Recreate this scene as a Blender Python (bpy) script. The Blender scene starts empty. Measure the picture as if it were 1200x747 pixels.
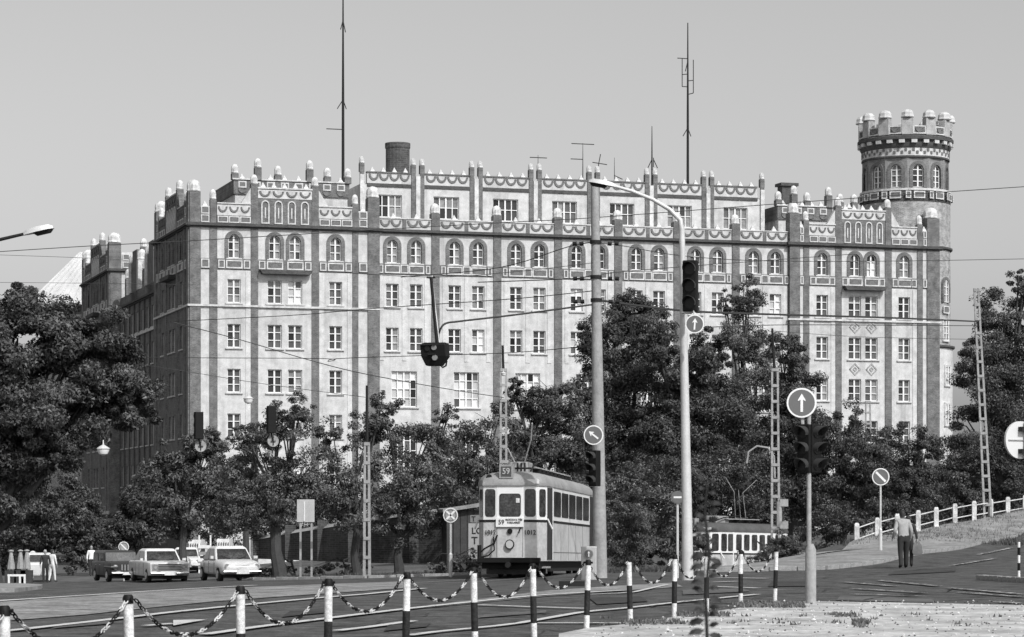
import bpy, bmesh, math, random
import numpy as np
from mathutils import Vector, Matrix, Euler
R = math.radians
random.seed(7); rng = np.random.default_rng(7)
sc = bpy.context.scene
# ---------------------------------------------------------------- camera, sky, sun, exposure
F = 3100.0; HZ = 603.0; CH = 1.6            # focal length in photo pixels, horizon row, eye height
cd = bpy.data.cameras.new('camera'); cam = bpy.data.objects.new('camera', cd)
sc.collection.objects.link(cam); sc.camera = cam
cam.location = (0, 0, CH); cam.rotation_euler = (R(90), 0, 0)
cd.sensor_width = 36; cd.lens = F / 1200 * 36; cd.shift_y = (HZ - 373.5) / 1200
cd.clip_end = 9000; cd.clip_start = .3
cd.dof.use_dof = True; cd.dof.focus_distance = 105; cd.dof.aperture_fstop = 14
SUN = Vector((.52, -.80, 0)).normalized() * math.cos(R(44)) + Vector((0, 0, math.sin(R(44))))
w = bpy.data.worlds.new('World'); sc.world = w; w.use_nodes = True
nt = w.node_tree; bg = nt.nodes['Background']
sky = nt.nodes.new('ShaderNodeTexSky'); sky.sky_type = 'NISHITA'; sky.sun_disc = False
sky.sun_elevation = R(44); sky.sun_rotation = math.atan2(SUN.x, SUN.y); sky.dust_density = 3.0; sky.air_density = 1.2
bw = nt.nodes.new('ShaderNodeRGBToBW')
nt.links.new(sky.outputs[0], bw.inputs[0]); nt.links.new(bw.outputs[0], bg.inputs['Color']); bg.inputs['Strength'].default_value = .15
ld = bpy.data.lights.new('sun', 'SUN'); ld.energy = 3.3; ld.angle = R(.5)
lo = bpy.data.objects.new('sun', ld); sc.collection.objects.link(lo)
lo.rotation_euler = SUN.to_track_quat('Z', 'Y').to_euler(); lo.location = (0, 0, 60)
sc.view_settings.view_transform = 'Standard'; sc.view_settings.look = 'None'; sc.view_settings.gamma = 1
sc.view_settings.exposure = 0.0; sc.view_settings.use_curve_mapping = False
sc.render.engine = 'CYCLES'; sc.cycles.max_bounces = 5; sc.cycles.transparent_max_bounces = 6

# ---------------------------------------------------------------- materials (grey values: the film is black and white)
MATS = {}
def mat(name, v, rough=.7, vary=.0, scale=3., bump=0., bscale=30., metal=0., spec=.5, island=0., rnd=0., streak=False, brick=None, trans=0., stain=0.):
    if name in MATS: return MATS[name]
    m = bpy.data.materials.new(name); m.use_nodes = True; t = m.node_tree; N = t.nodes.new; Lk = t.links.new
    b = t.nodes['Principled BSDF']
    b.inputs['Roughness'].default_value = rough; b.inputs['Metallic'].default_value = metal
    b.inputs['Specular IOR Level'].default_value = spec
    b.inputs['Base Color'].default_value = (v, v, v, 1)
    out = None
    tc = N('ShaderNodeTexCoord')
    def scaled(src, fac):
        x = N('ShaderNodeMath'); x.operation = 'MULTIPLY'
        if out is None: x.inputs[0].default_value = v
        else: Lk(out, x.inputs[0])
        Lk(src, x.inputs[1]); return x.outputs[0]
    def rng_map(src, lo_, hi):
        r = N('ShaderNodeMapRange'); r.inputs[1].default_value = .3; r.inputs[2].default_value = .7
        r.inputs[3].default_value = lo_; r.inputs[4].default_value = hi; Lk(src, r.inputs[0]); return r.outputs[0]
    if brick:
        bt = N('ShaderNodeTexBrick'); mp = N('ShaderNodeMapping'); mp.inputs['Rotation'].default_value = (R(90), 0, 0)
        Lk(tc.outputs['Object'], mp.inputs[0]); Lk(mp.outputs[0], bt.inputs[0])
        bt.inputs['Scale'].default_value = 1; bt.inputs['Brick Width'].default_value = brick; bt.inputs['Row Height'].default_value = brick * .33
        bt.inputs['Mortar Size'].default_value = brick * .05
        for i, c in ((1, .75), (2, 1.25), (3, 1.5)): bt.inputs[i].default_value = (c, c, c, 1)
        out = scaled(bt.outputs[0], 1)
    if vary:
        n = N('ShaderNodeTexNoise'); n.inputs['Scale'].default_value = scale; n.inputs['Detail'].default_value = 7; n.inputs['Roughness'].default_value = .62
        if streak:
            mp = N('ShaderNodeMapping'); mp.inputs['Scale'].default_value = (1, 1, .18); Lk(tc.outputs['Object'], mp.inputs[0]); Lk(mp.outputs[0], n.inputs[0])
        else: Lk(tc.outputs['Object'], n.inputs[0])
        out = scaled(rng_map(n.outputs[0], 1 - vary, 1 + vary), 1)
        n2 = N('ShaderNodeTexNoise'); n2.inputs['Scale'].default_value = scale * 9; n2.inputs['Detail'].default_value = 3
        Lk(tc.outputs['Object'], n2.inputs[0]); out = scaled(rng_map(n2.outputs[0], 1 - vary * .6, 1 + vary * .6), 1)
    if stain:                       # rain streaks and soot runs
        for sx, sz, th in ((1.1, .05, .52), (.28, .12, .5)):
            n = N('ShaderNodeTexNoise'); n.inputs['Scale'].default_value = 1; n.inputs['Detail'].default_value = 6; n.inputs['Roughness'].default_value = .65
            mp = N('ShaderNodeMapping'); mp.inputs['Scale'].default_value = (sx, sx, sz); Lk(tc.outputs['Object'], mp.inputs[0]); Lk(mp.outputs[0], n.inputs[0])
            r = N('ShaderNodeMapRange'); r.inputs[1].default_value = th; r.inputs[2].default_value = th + .22; r.inputs[3].default_value = 1; r.inputs[4].default_value = 1 - stain; Lk(n.outputs[0], r.inputs[0]); out = scaled(r.outputs[0], 1)
    if island:
        g = N('ShaderNodeNewGeometry'); out = scaled(rng_map(g.outputs['Random Per Island'], 1 - island, 1 + island), 1)
    if rnd:
        oi = N('ShaderNodeObjectInfo'); r = N('ShaderNodeMapRange'); r.inputs[3].default_value = 1 - rnd; r.inputs[4].default_value = 1 + rnd
        Lk(oi.outputs['Random'], r.inputs[0]); out = scaled(r.outputs[0], 1)
    if out is not None: Lk(out, b.inputs['Base Color'])
    if bump:
        n = N('ShaderNodeTexNoise'); n.inputs['Scale'].default_value = bscale; n.inputs['Detail'].default_value = 5
        Lk(tc.outputs['Object'], n.inputs[0]); bp = N('ShaderNodeBump'); bp.inputs['Strength'].default_value = bump; bp.inputs['Distance'].default_value = .03
        Lk(n.outputs[0], bp.inputs['Height']); Lk(bp.outputs[0], b.inputs['Normal'])
    if trans:
        tr = N('ShaderNodeBsdfTranslucent'); tr.inputs[0].default_value = (v * 1.3, v * 1.3, v * 1.3, 1)
        mx = N('ShaderNodeMixShader'); mx.inputs[0].default_value = trans
        Lk(b.outputs[0], mx.inputs[1]); Lk(tr.outputs[0], mx.inputs[2]); Lk(mx.outputs[0], t.nodes['Material Output'].inputs[0])
    MATS[name] = m; return m
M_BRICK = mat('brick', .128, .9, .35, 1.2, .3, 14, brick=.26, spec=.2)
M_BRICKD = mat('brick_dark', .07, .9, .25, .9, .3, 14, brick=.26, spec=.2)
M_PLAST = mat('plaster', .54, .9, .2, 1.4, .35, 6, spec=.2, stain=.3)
M_TRIM = mat('pale_trim', .55, .85, .3, 2.2, .3, 8, stain=.2)
M_STRIP = mat('pale_strip', .56, .9, .2, 1.4, .3, 8, spec=.2, stain=.25)
M_TBRICK = mat('tower_brick', .19, .9, .3, 1.2, .3, 14, brick=.26, spec=.2)
M_CAP = mat('pale_stone_cap', .56, .9, .4, 2.5, .5, 10)
M_FRAME = mat('white_window_frame', .72, .5, .08, 2)
M_GLASS = mat('window_glass', .045, .15, island=.8, rnd=.6, spec=.28)
M_BLIND = mat('window_with_blind', .55, .35, island=.25)
M_CURT = mat('window_with_curtain', .17, .2, .3, 3, island=.5, spec=.3)
M_VISOR = mat('visor_grey', .035, .6, spec=.3)
M_TSHAFT = mat('tower_shaft_brick', .27, .9, .4, 1.6, .4, 12, brick=.3, spec=.2)
M_ROOF = mat('roof_sheet', .30, .7, .2, .5)
M_PALE_ROOF = mat('pale_sheet_roof', .5, .7, .14, .5, .2, 4, streak=True)
M_ASPH = mat('asphalt', .08, .95, .55, 1.5, .8, 25, spec=.15)
M_ASPH2 = mat('worn_asphalt', .23, .95, .55, 1.2, .8, 25, spec=.15)
M_SAND = mat('sandy_ground', .42, .97, .42, .9, .9, 14, spec=.1)
M_PAVE = mat('pavement', .24, .95, .35, .8, .6, 14, spec=.1)
M_KERB = mat('kerb_stone', .26, .9, .3, 3, .4, 20)
M_SOIL = mat('grass_soil', .075, .95, .5, .5, .8, 6)
def worn_paint(name, cover):
    m = mat(name, .55, .85, spec=.2); t = m.node_tree; N = t.nodes.new; n = N('ShaderNodeTexNoise'); n.inputs['Scale'].default_value = 4.5; n.inputs['Detail'].default_value = 8; n.inputs['Roughness'].default_value = .7
    tc = N('ShaderNodeTexCoord'); t.links.new(tc.outputs['Object'], n.inputs[0]); r = N('ShaderNodeMapRange'); r.inputs[1].default_value = .62 - cover*.35; r.inputs[2].default_value = .72 - cover*.35; r.inputs[3].default_value = .06; r.inputs[4].default_value = .52
    t.links.new(n.outputs[0], r.inputs[0]); t.links.new(r.outputs[0], t.nodes['Principled BSDF'].inputs['Base Color']); return m
M_PAINT = worn_paint('road_paint', .8); M_PAINT2 = worn_paint('worn_road_paint', .35)
M_LEAF = mat('leaf', .074, .5, .4, .35, island=.6, spec=.38, trans=.22)
M_LEAF2 = mat('leaf_pale', .098, .5, .3, .5, island=.6, spec=.45, trans=.2)
M_BARK = mat('bark', .05, .95, .3, 4, .6, 20)
M_CONC = mat('concrete', .30, .9, .22, 1.2, .3, 25)
M_GALV = mat('pale_steel', .55, .5, .12, 2, metal=.1)
M_WHITE = mat('white_paint', .74, .45, .1, 5)
M_BOLL = mat('chipped_white_paint', .66, .6, .4, 14, .3, 30)
M_BOLLD = mat('chipped_dark_paint', .02, .6, .5, 14, .3, 30, spec=.25)
M_BLACK = mat('black_paint', .008, .6, spec=.2)
M_DARK = mat('dark_metal', .016, .6, .2, 5, spec=.25)
M_SDARK = mat('sign_grey', .13, .5, spec=.3)
M_TIN = mat('signal_lens', .012, .25, spec=.3)
M_LENS = mat('signal_lens_pale', .22, .25)
M_WIRE = mat('wire', .035, .7)
M_RUB = mat('rubber', .02, .85)
M_CHROME = mat('chrome', .55, .3, metal=.7)
M_CARW = mat('car_white', .62, .3, .12, 2.5)
M_CARD = mat('car_dark', .04, .4, spec=.3)
M_CGLASS = mat('car_glass', .045, .1, .8, 1.6, spec=.45)  # blotchy colour imitates reflections and interiors in car and tram glass
M_TRAM = mat('tram_body', .48, .5, .2, 1.2)
M_TWHITE = mat('tram_white', .76, .4, .05, 2)
M_TROOF = mat('tram_roof', .27, .7, .18, 1.5)
M_SKIN = mat('skin', .30, .6)
M_HAIR = mat('hair', .02, .7)
M_SHIRT = mat('shirt', .32, .9, .15, 9, .3, 20)
M_TROU = mat('trousers', .022, .9, .2, 8)
M_COATD = mat('dark_coat', .03, .9, .2, 8)
M_SHOE = mat('shoe', .015, .6)
M_BAG = mat('bag', .13, .8, .2, 6)
M_RAIL = mat('steel_rail', .42, .35, metal=.5)
M_INK = mat('ink', .02, .8)
M_WOOD = mat('dark_boards', .045, .85, .3, 2)

# ---------------------------------------------------------------- helpers
def P(px, py, d): return Vector(((px - 600) / F * d, d, CH + (HZ - py) / F * d))
def tag(o, label=None, cat=None, group=None, kind=None):
    for k, v in (('label', label), ('category', cat), ('group', group), ('kind', kind)):
        if v: o[k] = v
    return o
def link(o, parent=None):
    sc.collection.objects.link(o)
    if parent: o.parent = parent
    return o
def empty(name, loc, rz=0, label=None, cat=None, group=None):
    o = bpy.data.objects.new(name, None); o.location = loc; o.rotation_euler = (0, 0, rz); o.empty_display_size = .2
    link(o); return tag(o, label, cat, group)
class MB:
    def __init__(s): s.v = []; s.f = []; s.m = []; s.mi = 0; s.T = None
    def add(s, vs, fs):
        k = len(s.v)
        if s.T is not None: vs = [s.T @ Vector(p) for p in vs]
        s.v += [tuple(p) for p in vs]; s.f += [tuple(i + k for i in f) for f in fs]; s.m += [s.mi] * len(fs); return s
    def box(s, x0, x1, y0, y1, z0, z1):
        return s.add([(x0,y0,z0),(x1,y0,z0),(x1,y1,z0),(x0,y1,z0),(x0,y0,z1),(x1,y0,z1),(x1,y1,z1),(x0,y1,z1)],
                     [(0,3,2,1),(4,5,6,7),(0,1,5,4),(1,2,6,5),(2,3,7,6),(3,0,4,7)])
    def tube(s, pts, r, n=6, cap=True):
        pts = [Vector(p) for p in pts]; rs = list(r) if isinstance(r, (list, tuple)) else [r] * len(pts); vs = []; fs = []
        prev = None
        for i, p in enumerate(pts):
            d = (pts[min(i+1, len(pts)-1)] - pts[max(i-1, 0)]).normalized()
            if prev is None:
                a = d.orthogonal().normalized()
            else:
                a = (prev - d * prev.dot(d))
                a = a.normalized() if a.length > 1e-6 else d.orthogonal().normalized()
            prev = a; b = d.cross(a)
            for k in range(n):
                q = 2 * math.pi * k / n; vs.append(p + (a * math.cos(q) + b * math.sin(q)) * rs[i])
        for i in range(len(pts) - 1):
            for k in range(n):
                k2 = (k + 1) % n; fs.append((i*n+k, i*n+k2, (i+1)*n+k2, (i+1)*n+k))
        if cap: fs.append(tuple(range(n))[::-1]); fs.append(tuple((len(pts)-1)*n + k for k in range(n)))
        return s.add(vs, fs)
    def lathe(s, prof, n=16, c=(0, 0), a0=0, a1=None):
        vs = []; fs = []
        for r, z in prof:
            for k in range(n):
                q = 2 * math.pi * k / n; vs.append((c[0] + r * math.cos(q), c[1] + r * math.sin(q), z))
        for i in range(len(prof) - 1):
            for k in range(n):
                k2 = (k + 1) % n; fs.append((i*n+k, i*n+k2, (i+1)*n+k2, (i+1)*n+k))
        fs.append(tuple(range(n))[::-1]); fs.append(tuple((len(prof)-1)*n + k for k in range(n)))
        return s.add(vs, fs)
    def prism(s, poly, y0, y1):          # polygon in x,z extruded along y (front at y0)
        n = len(poly); vs = [(x, y0, z) for x, z in poly] + [(x, y1, z) for x, z in poly]
        fs = [tuple(range(n)), tuple(range(n, 2*n))[::-1]]
        for i in range(n): j = (i + 1) % n; fs.append((j, i, n + i, n + j))
        return s.add(vs, fs)
    def ring(s, outer, inner, y0, y1, closed=True):   # band between two polylines of equal length, x,z plane
        n = len(outer); vs = [(x, y0, z) for x, z in outer] + [(x, y0, z) for x, z in inner] + [(x, y1, z) for x, z in outer] + [(x, y1, z) for x, z in inner]
        fs = []
        for i in range(n if closed else n - 1):
            j = (i + 1) % n
            fs += [(i, j, n + j, n + i), (j, i, 2*n + i, 2*n + j), (n + i, n + j, 3*n + j, 3*n + i)]
        return s.add(vs, fs)
    def disc(s, c, r, t, n=24):           # round plate in the x,z plane facing -y
        return s.prism([(c[0] + r * math.cos(2*math.pi*k/n), c[2] + r * math.sin(2*math.pi*k/n)) for k in range(n)], c[1], c[1] + t)
    def loft(s, secs, cap=True):
        n = len(secs[0]); vs = [p for q in secs for p in q]; fs = []
        for i in range(len(secs) - 1):
            for k in range(n):
                k2 = (k + 1) % n; fs.append((i*n+k, i*n+k2, (i+1)*n+k2, (i+1)*n+k))
        if cap: fs.append(tuple(range(n))[::-1]); fs.append(tuple((len(secs)-1)*n + k for k in range(n)))
        return s.add(vs, fs)
    def mesh(s, name, mats, smooth=False):
        me = bpy.data.meshes.new(name); me.from_pydata(s.v, [], s.f)
        for m in (mats if isinstance(mats, (list, tuple)) else [mats]): me.materials.append(m)
        if any(s.m): me.polygons.foreach_set('material_index', s.m)
        bm = bmesh.new(); bm.from_mesh(me); bmesh.ops.recalc_face_normals(bm, faces=bm.faces); bm.to_mesh(me); bm.free()
        if smooth:
            me.polygons.foreach_set('use_smooth', [True] * len(me.polygons)); me.set_sharp_from_angle(angle=R(40))
        return me
    def build(s, name, mats, parent=None, smooth=False, bevel=0):
        o = bpy.data.objects.new(name, s.mesh(name, mats, smooth)); link(o, parent)
        if bevel:
            b = o.modifiers.new('b', 'BEVEL'); b.width = bevel; b.segments = 2; b.limit_method = 'ANGLE'; b.angle_limit = R(40)
        return o
def inst(me, name, parent, M=None):
    o = bpy.data.objects.new(name, me); link(o, parent)
    if M is not None: o.matrix_local = M
    return o
def text(name, body, size, loc, parent, m, rot=(R(90), 0, 0), align='CENTER', sx=1.):
    c = bpy.data.curves.new(name, 'FONT'); c.body = body; c.size = size; c.align_x = align; c.align_y = 'CENTER'; c.extrude = .004; c.resolution_u = 3
    c.offset = size * .012
    t = bpy.data.objects.new('tmp', c); link(t); bpy.context.view_layer.update()
    me = bpy.data.meshes.new_from_object(t.evaluated_get(bpy.context.evaluated_depsgraph_get())); bpy.data.objects.remove(t)
    me.materials.clear(); me.materials.append(m)
    o = bpy.data.objects.new(name, me); link(o, parent); o.location = loc; o.rotation_euler = rot; o.scale = (sx, 1, 1); return o
def Tr(x, y, z): return Matrix.Translation((x, y, z))

# ---------------------------------------------------------------- terrain
CP = [(-22,4,0),(22,4,0),(-22,25,0),(22,25,0),(0,12,0),(0,34,0),(0,45,0),(-14,45,-.02),(12,44,0),(13,58,-.02),(-12,66,-.3),(-25,66,-.3),(0,64,-.15),(7,66,-.1),
      (.1,80,-.37),(2.2,95,-.62),(-11.1,105,-1.1),(-15,115,-1.4),(-22,120,-1.6),(-24,130,-1.9),(-45,110,-1.5),(-5,98,-.78),(-9,98,-.9),(-1.3,87,-.45),
      (12,81,-.1),(9.7,82,-.15),(6.35,82,-.22),(10.9,95,.1),(13.5,105,.45),(23.5,122,1.64),(21.6,112,.77),(14.7,94,.17),(25,90,.3),(40,122,2.2),(40,80,.3),
      (7.4,95,-.5),(8.4,104,-1.0),(9,128,-2.05),(17,136,-2.1),(12.5,122,-1.5),(8.8,115,-1.5),(11.5,112,-.6),(18.3,113.5,1.02),(16.6,103,.42),(20.4,109,.55),(30,140,.6),(4,112,-.6),(0,125,-.3),(-10,130,-1.2),(6,150,.5),(20,165,0.3),(-20,170,-2.2),
      (-28,235,-3),(40,256,-2),(-50,235,-3.2),(-60,320,-4),(90,230,1),(0,330,-3),(100,100,2),(-100,100,-2),(-80,30,0),(80,30,0),(0,-40,0),
      (300,300,0),(-300,300,-4),(0,520,-3),(300,0,0),(-300,0,0)]
CPn = np.array(CP, float); CC = 4.0
def _phi(a, b): return np.sqrt(((a[:, None, :] - b[None, :, :]) ** 2).sum(-1) + CC * CC)
_n = len(CPn); _A = np.zeros((_n+1, _n+1)); _A[:_n, :_n] = _phi(CPn[:, :2], CPn[:, :2]); _A[:_n, _n] = 1; _A[_n, :_n] = 1
_W = np.linalg.solve(_A, np.append(CPn[:, 2], 0))
def GZn(xy):
    xy = np.asarray(xy, float); r = np.hypot(xy[:, 0], xy[:, 1]); k = np.minimum(1, 480 / np.maximum(r, 1e-6))
    return _phi(xy * k[:, None], CPn[:, :2]) @ _W[:_n] + _W[_n]
def GZ(x, y): return float(GZn([(x, y)])[0])
def G(px, py, off=0., dmin=15, dmax=260):
    d = np.arange(dmin, dmax, .1); x = (px - 600) / F * d; z = CH + (HZ - py) / F * d
    g = GZn(np.stack([x, d], 1)) + off; i = int(np.argmax(z < g)); i = i if z[i] < g[i] else len(d) - 1
    return Vector((x[i], d[i], g[i] - off))
def onground(px, d): x = (px - 600) / F * d; return Vector((x, d, GZ(x, d)))
def sheet(name, A, B, n, m, off, material, kind='structure', thick=0):
    def res(pl, n):
        pl = [np.array(p[:2], float) for p in pl]; L = np.cumsum([0] + [np.linalg.norm(pl[i+1] - pl[i]) for i in range(len(pl)-1)])
        t = np.linspace(0, L[-1], n + 1); return np.stack([np.interp(t, L, [p[k] for p in pl]) for k in (0, 1)], 1)
    a = res(A, n); b = res(B, n); xy = np.concatenate([a + (b - a) * (j / m) for j in range(m + 1)])
    z = GZn(xy) + off; vs = [(x, y, q) for (x, y), q in zip(xy.tolist(), z.tolist())]; fs = []
    for j in range(m):
        for i in range(n): k = j * (n + 1) + i; fs.append((k, k + 1, k + n + 2, k + n + 1))
    mb = MB(); mb.add(vs, fs)
    if thick:
        rim = [j * (n + 1) for j in range(m, -1, -1)] + list(range(1, n + 1)) + [j * (n + 1) + n for j in range(1, m + 1)] + [m * (n + 1) + i for i in range(n - 1, 0, -1)]
        top = [vs[i] for i in rim]; lo_ = [(x, y, q - thick) for x, y, q in top]; k = len(top)
        mb.add(top + lo_, [(i, (i + 1) % k, k + (i + 1) % k, k + i) for i in range(k)])
    o = mb.build(name, material, smooth=True)
    if kind: o['kind'] = kind
    return o
# the ground: fine near the crossing, coarse out to the horizon
def axis(lo_, hi, fine, far):
    a = list(np.arange(lo_, hi + .01, fine)); step = fine; x = hi
    while x < far: step *= 1.35; x += step; a.append(x)
    step = fine; x = lo_
    while x > -far: step *= 1.35; x -= step; a.insert(0, x)
    return np.array(a)
ax = axis(-50, 50, 1.0, 4000); ay = axis(-4, 150, 1.0, 4000)
XX, YY = np.meshgrid(ax, ay); xy = np.stack([XX.ravel(), YY.ravel()], 1); zz = np.concatenate([GZn(c) for c in np.array_split(xy, 20)])
nx = len(ax); mb = MB(); mb.v = [tuple(p) for p in np.column_stack([xy, zz]).tolist()]
mb.f = [(j*nx+i, j*nx+i+1, (j+1)*nx+i+1, (j+1)*nx+i) for j in range(len(ay)-1) for i in range(nx-1)]; mb.m = [0] * len(mb.f)
mb.build('ground', M_SOIL, smooth=True)['kind'] = 'structure'
def gp(l): return [G(*p) for p in l]
# asphalt of the crossing: from behind the camera to the far kerb line
far_kerb = [(-90, 150), (-34, 150), (-24, 138), (-15.5, 121), (-11, 107.5)] + [tuple(G(x, y)[:2]) for x, y in ((299, 681.5), (430, 679), (560, 675))] + \
           [(.2, 98), (4.6, 98), (4.2, 88), (4.9, 83.5)] + [tuple(G(x, y)[:2]) for x, y in ((840, 672), (966, 669.5), (1032, 662), (1085, 650), (1198, 626))] + [(34, 126), (60, 150)]
near = [(-90, -3), (60, -3)]
sheet('road', near, far_kerb, 220, 90, .03, M_ASPH)
# worn, paler carriageway strips with the tram track
sheet('worn_lane', gp([(-60, 737), (100, 724), (250, 708), (400, 697), (480, 691)]), gp([(-60, 709), (100, 701), (250, 692), (400, 686), (480, 683)]), 90, 10, .045, M_ASPH2)
sheet('worn_lane', gp([(400, 728), (470, 719), (533, 712.5), (640, 701.5), (730, 695), (800, 690)]), gp([(420, 724), (480, 715.5), (540, 708), (640, 695), (720, 689), (790, 685)]), 60, 4, .045, M_ASPH2)
# the sandy walk at the near right
sand_far = gp([(655, 752), (690, 745), (735, 740), (790, 731.5), (868, 719.5), (908, 713.5), (955, 711.5), (1080, 714), (1260, 718)])
sheet('sandy_walk', [(.4, 24), (3, 24), (6, 24), (10, 24), (22, 24)], sand_far, 90, 40, .10, M_SAND, thick=.12)
# pavement climbing to the right, with its kerb
pk = gp([(838, 671), (900, 669.8), (966, 668.5), (1032, 661), (1085, 649), (1198, 625)]) + [Vector((34, 125.5, 0))]
pf = [G(840, 667), G(900, 663.5), G(956, 652), onground(999, 105), onground(1098, 113), onground(1198, 122), Vector((33, 131, 0))]
sheet('pavement', [p for p in pk], [p for p in pf], 80, 12, .13, M_PAVE, thick=.16)
kb = empty('kerb', (0, 0, 0)); kb['kind'] = 'structure'
def kerb_stones(parent, pts, lift, wid=.16, L=1.0, m=M_KERB, h=.15):
    pts = [Vector((p[0], p[1], 0)) for p in pts]
    for a, b in zip(pts, pts[1:]):
        n = max(1, int(round((b - a).length / L))); u = (b - a) / n; dirn = u.normalized()
        for i in range(n):
            c = a + u * (i + .5); mm = MB(); l = u.length / 2 - .012
            mm.box(-l, l, -wid/2, wid/2, -h, .0)
            o = mm.build('kerb_stone', m, parent, bevel=.015)
            o.location = (c.x, c.y, GZ(c.x, c.y) + lift + random.uniform(-.008, .008)); o.rotation_euler = (0, 0, math.atan2(dirn.y, dirn.x))
kerb_stones(kb, [(p.x + .02, p.y - .1) for p in pk[:6]], .15)
kv = empty('verge_kerb', (0, 0, 0)); kv['kind'] = 'structure'
kerb_stones(kv, far_kerb[4:8], .12)
ki = empty('traffic_island', (0, 0, 0)); ki['kind'] = 'structure'
i0, i1 = G(1146, 681.5), G(1215, 686)
sheet('island_top', [i0, i1], [i0 + Vector((.4, 1.4, 0)), i1 + Vector((0, 1.4, 0))], 8, 4, .14, M_PAVE, thick=.15).parent = ki
kerb_stones(ki, [(i0.x, i0.y - .1), (i1.x, i1.y - .1)], .16, L=.35)
i2 = sheet('left_island', gp([(-40, 697), (20, 696), (48, 692)]), gp([(-40, 689), (20, 688.5), (50, 690.5)]), 20, 4, .12, M_PAVE, thick=.12)
# painted lines
def line(pts, wd, name='lane_line', m=None):
    g = gp(pts); A = []; B = []
    for i, p in enumerate(g):
        d = (g[min(i+1, len(g)-1)] - g[max(i-1, 0)]); d.z = 0; d.normalize(); nrm = Vector((-d.y, d.x, 0)) * wd / 2; A.append(p - nrm); B.append(p + nrm)
    return sheet(name, A, B, max(8, int((g[-1] - g[0]).length)), 1, .06, m or M_PAINT)
line([(-20, 709.5), (110, 700.5), (214, 693.5), (300, 688.5)], .22)
line([(-20, 747), (13, 744), (110, 733), (200, 722), (300, 711.5), (365, 705), (430, 699.5), (497, 692.5)], .20)
line([(240, 749), (300, 740), (390, 728.5), (478, 717.5), (533, 711.5), (633, 701), (733, 695)], .20)
line([(395, 744.5), (440, 739), (484, 732.5)], .18)
line([(480, 750), (507, 746), (600, 736.5), (687, 721), (733, 717), (800, 709), (888, 700)], .16)
line([(560, 713), (625, 715.5), (687, 717.5)], .2)
line([(630, 735), (690, 735), (747, 735)], .2)
line([(690, 700), (740, 698), (782, 688)], .12)
line([(835, 685), (866, 684)], .25); line([(838, 690.5), (888, 692.5)], .22); line([(840, 679.5), (900, 680.5)], .22)
for a in ([(990, 685), (1050, 690)], [(1000, 693), (1082, 698)], [(1000, 699.5), (1080, 702)], [(1110, 692), (1200, 700)], [(1125, 697.5), (1200, 703)], [(1168, 709), (1215, 712)],
          [(1115, 665), (1165, 657)], [(1146, 652), (1184, 644)], [(1030, 683), (1100, 690)]):
    line(a, .22, 'crossing_stripe', M_PAINT2)
line([(170, 738.5), (205, 735.5)], .16, 'turn_arrow_shaft')
ar = gp([(203, 738.5), (203, 731.5), (242, 731.0)]); sheet('turn_arrow_head', [ar[0], ar[1]], [ar[2], ar[2] + Vector((.02, .02, 0))], 4, 4, .06, M_PAINT)

# patches of repaired asphalt and cracks
M_PATCH = mat('asphalt_patch', .055, .95, .3, .8, .5, 25, spec=.15); M_PATCH2 = mat('asphalt_patch_pale', .11, .95, .35, .8, .5, 25, spec=.15)
for A_, B_, m_ in (([(330, 727), (380, 722)], [(340, 720), (390, 716)], M_PATCH), ([(560, 728), (640, 722)], [(568, 724), (640, 719)], M_PATCH2), ([(700, 712), (760, 708)], [(690, 704), (750, 702)], M_PATCH), ([(800, 700), (880, 696)], [(800, 694), (870, 692)], M_PATCH2), ([(980, 707), (1100, 710)], [(985, 701), (1090, 705)], M_PATCH2), ([(900, 690), (960, 690)], [(905, 683), (950, 684)], M_PATCH), ([(1040, 676), (1120, 672)], [(1050, 671), (1120, 667)], M_PATCH), ([(60, 741), (130, 735)], [(70, 738), (130, 731)], M_PATCH2), ([(450, 744), (500, 739)], [(455, 737), (505, 734)], M_PATCH)):
    sheet('asphalt_patch', gp(A_), gp(B_), 10, 4, .05, m_)
rc = random.Random(5)
for x0, y0, x1, y1 in ((420, 736, 520, 722), (600, 728, 720, 712), (760, 716, 860, 700), (880, 704, 1000, 690), (1010, 706, 1120, 694), (960, 680, 1090, 668), (280, 740, 380, 728), (540, 742, 610, 730)):
    pts = [(x0 + (x1-x0)*k/9 + rc.uniform(-4, 4), y0 + (y1-y0)*k/9 + rc.uniform(-1.6, 1.6)) for k in range(10)]; line(pts, .035, 'asphalt_crack', M_BLACK)
# ---------------------------------------------------------------- the palace
TH = R(17.3); CT, ST = math.cos(TH), math.sin(TH); D0 = 235.0; BX = (222 - 600) / F * D0; ZB = -3.0
def U(px, v=0.):                                # metres along the front for a column of the photo, at set-back v
    t = (px - 600) / F; x0 = BX - ST * v; y0 = D0 + CT * v; return (t * y0 - x0) / (CT - t * ST)
def Vd(px): t = (px - 600) / F; return (BX - t * D0) / (t * CT + ST)
bld = empty('palace_building', (BX, D0, ZB), TH, 'long pale palace with dark brick pilasters, white-capped pinnacles and round corner tower', 'building')
ZC = 30.3                                        # cornice
ROWS = [(23.5, 25.6), (19.5, 21.6), (15.5, 17.6), (11.5, 13.6), (7.5, 9.6)]
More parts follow.
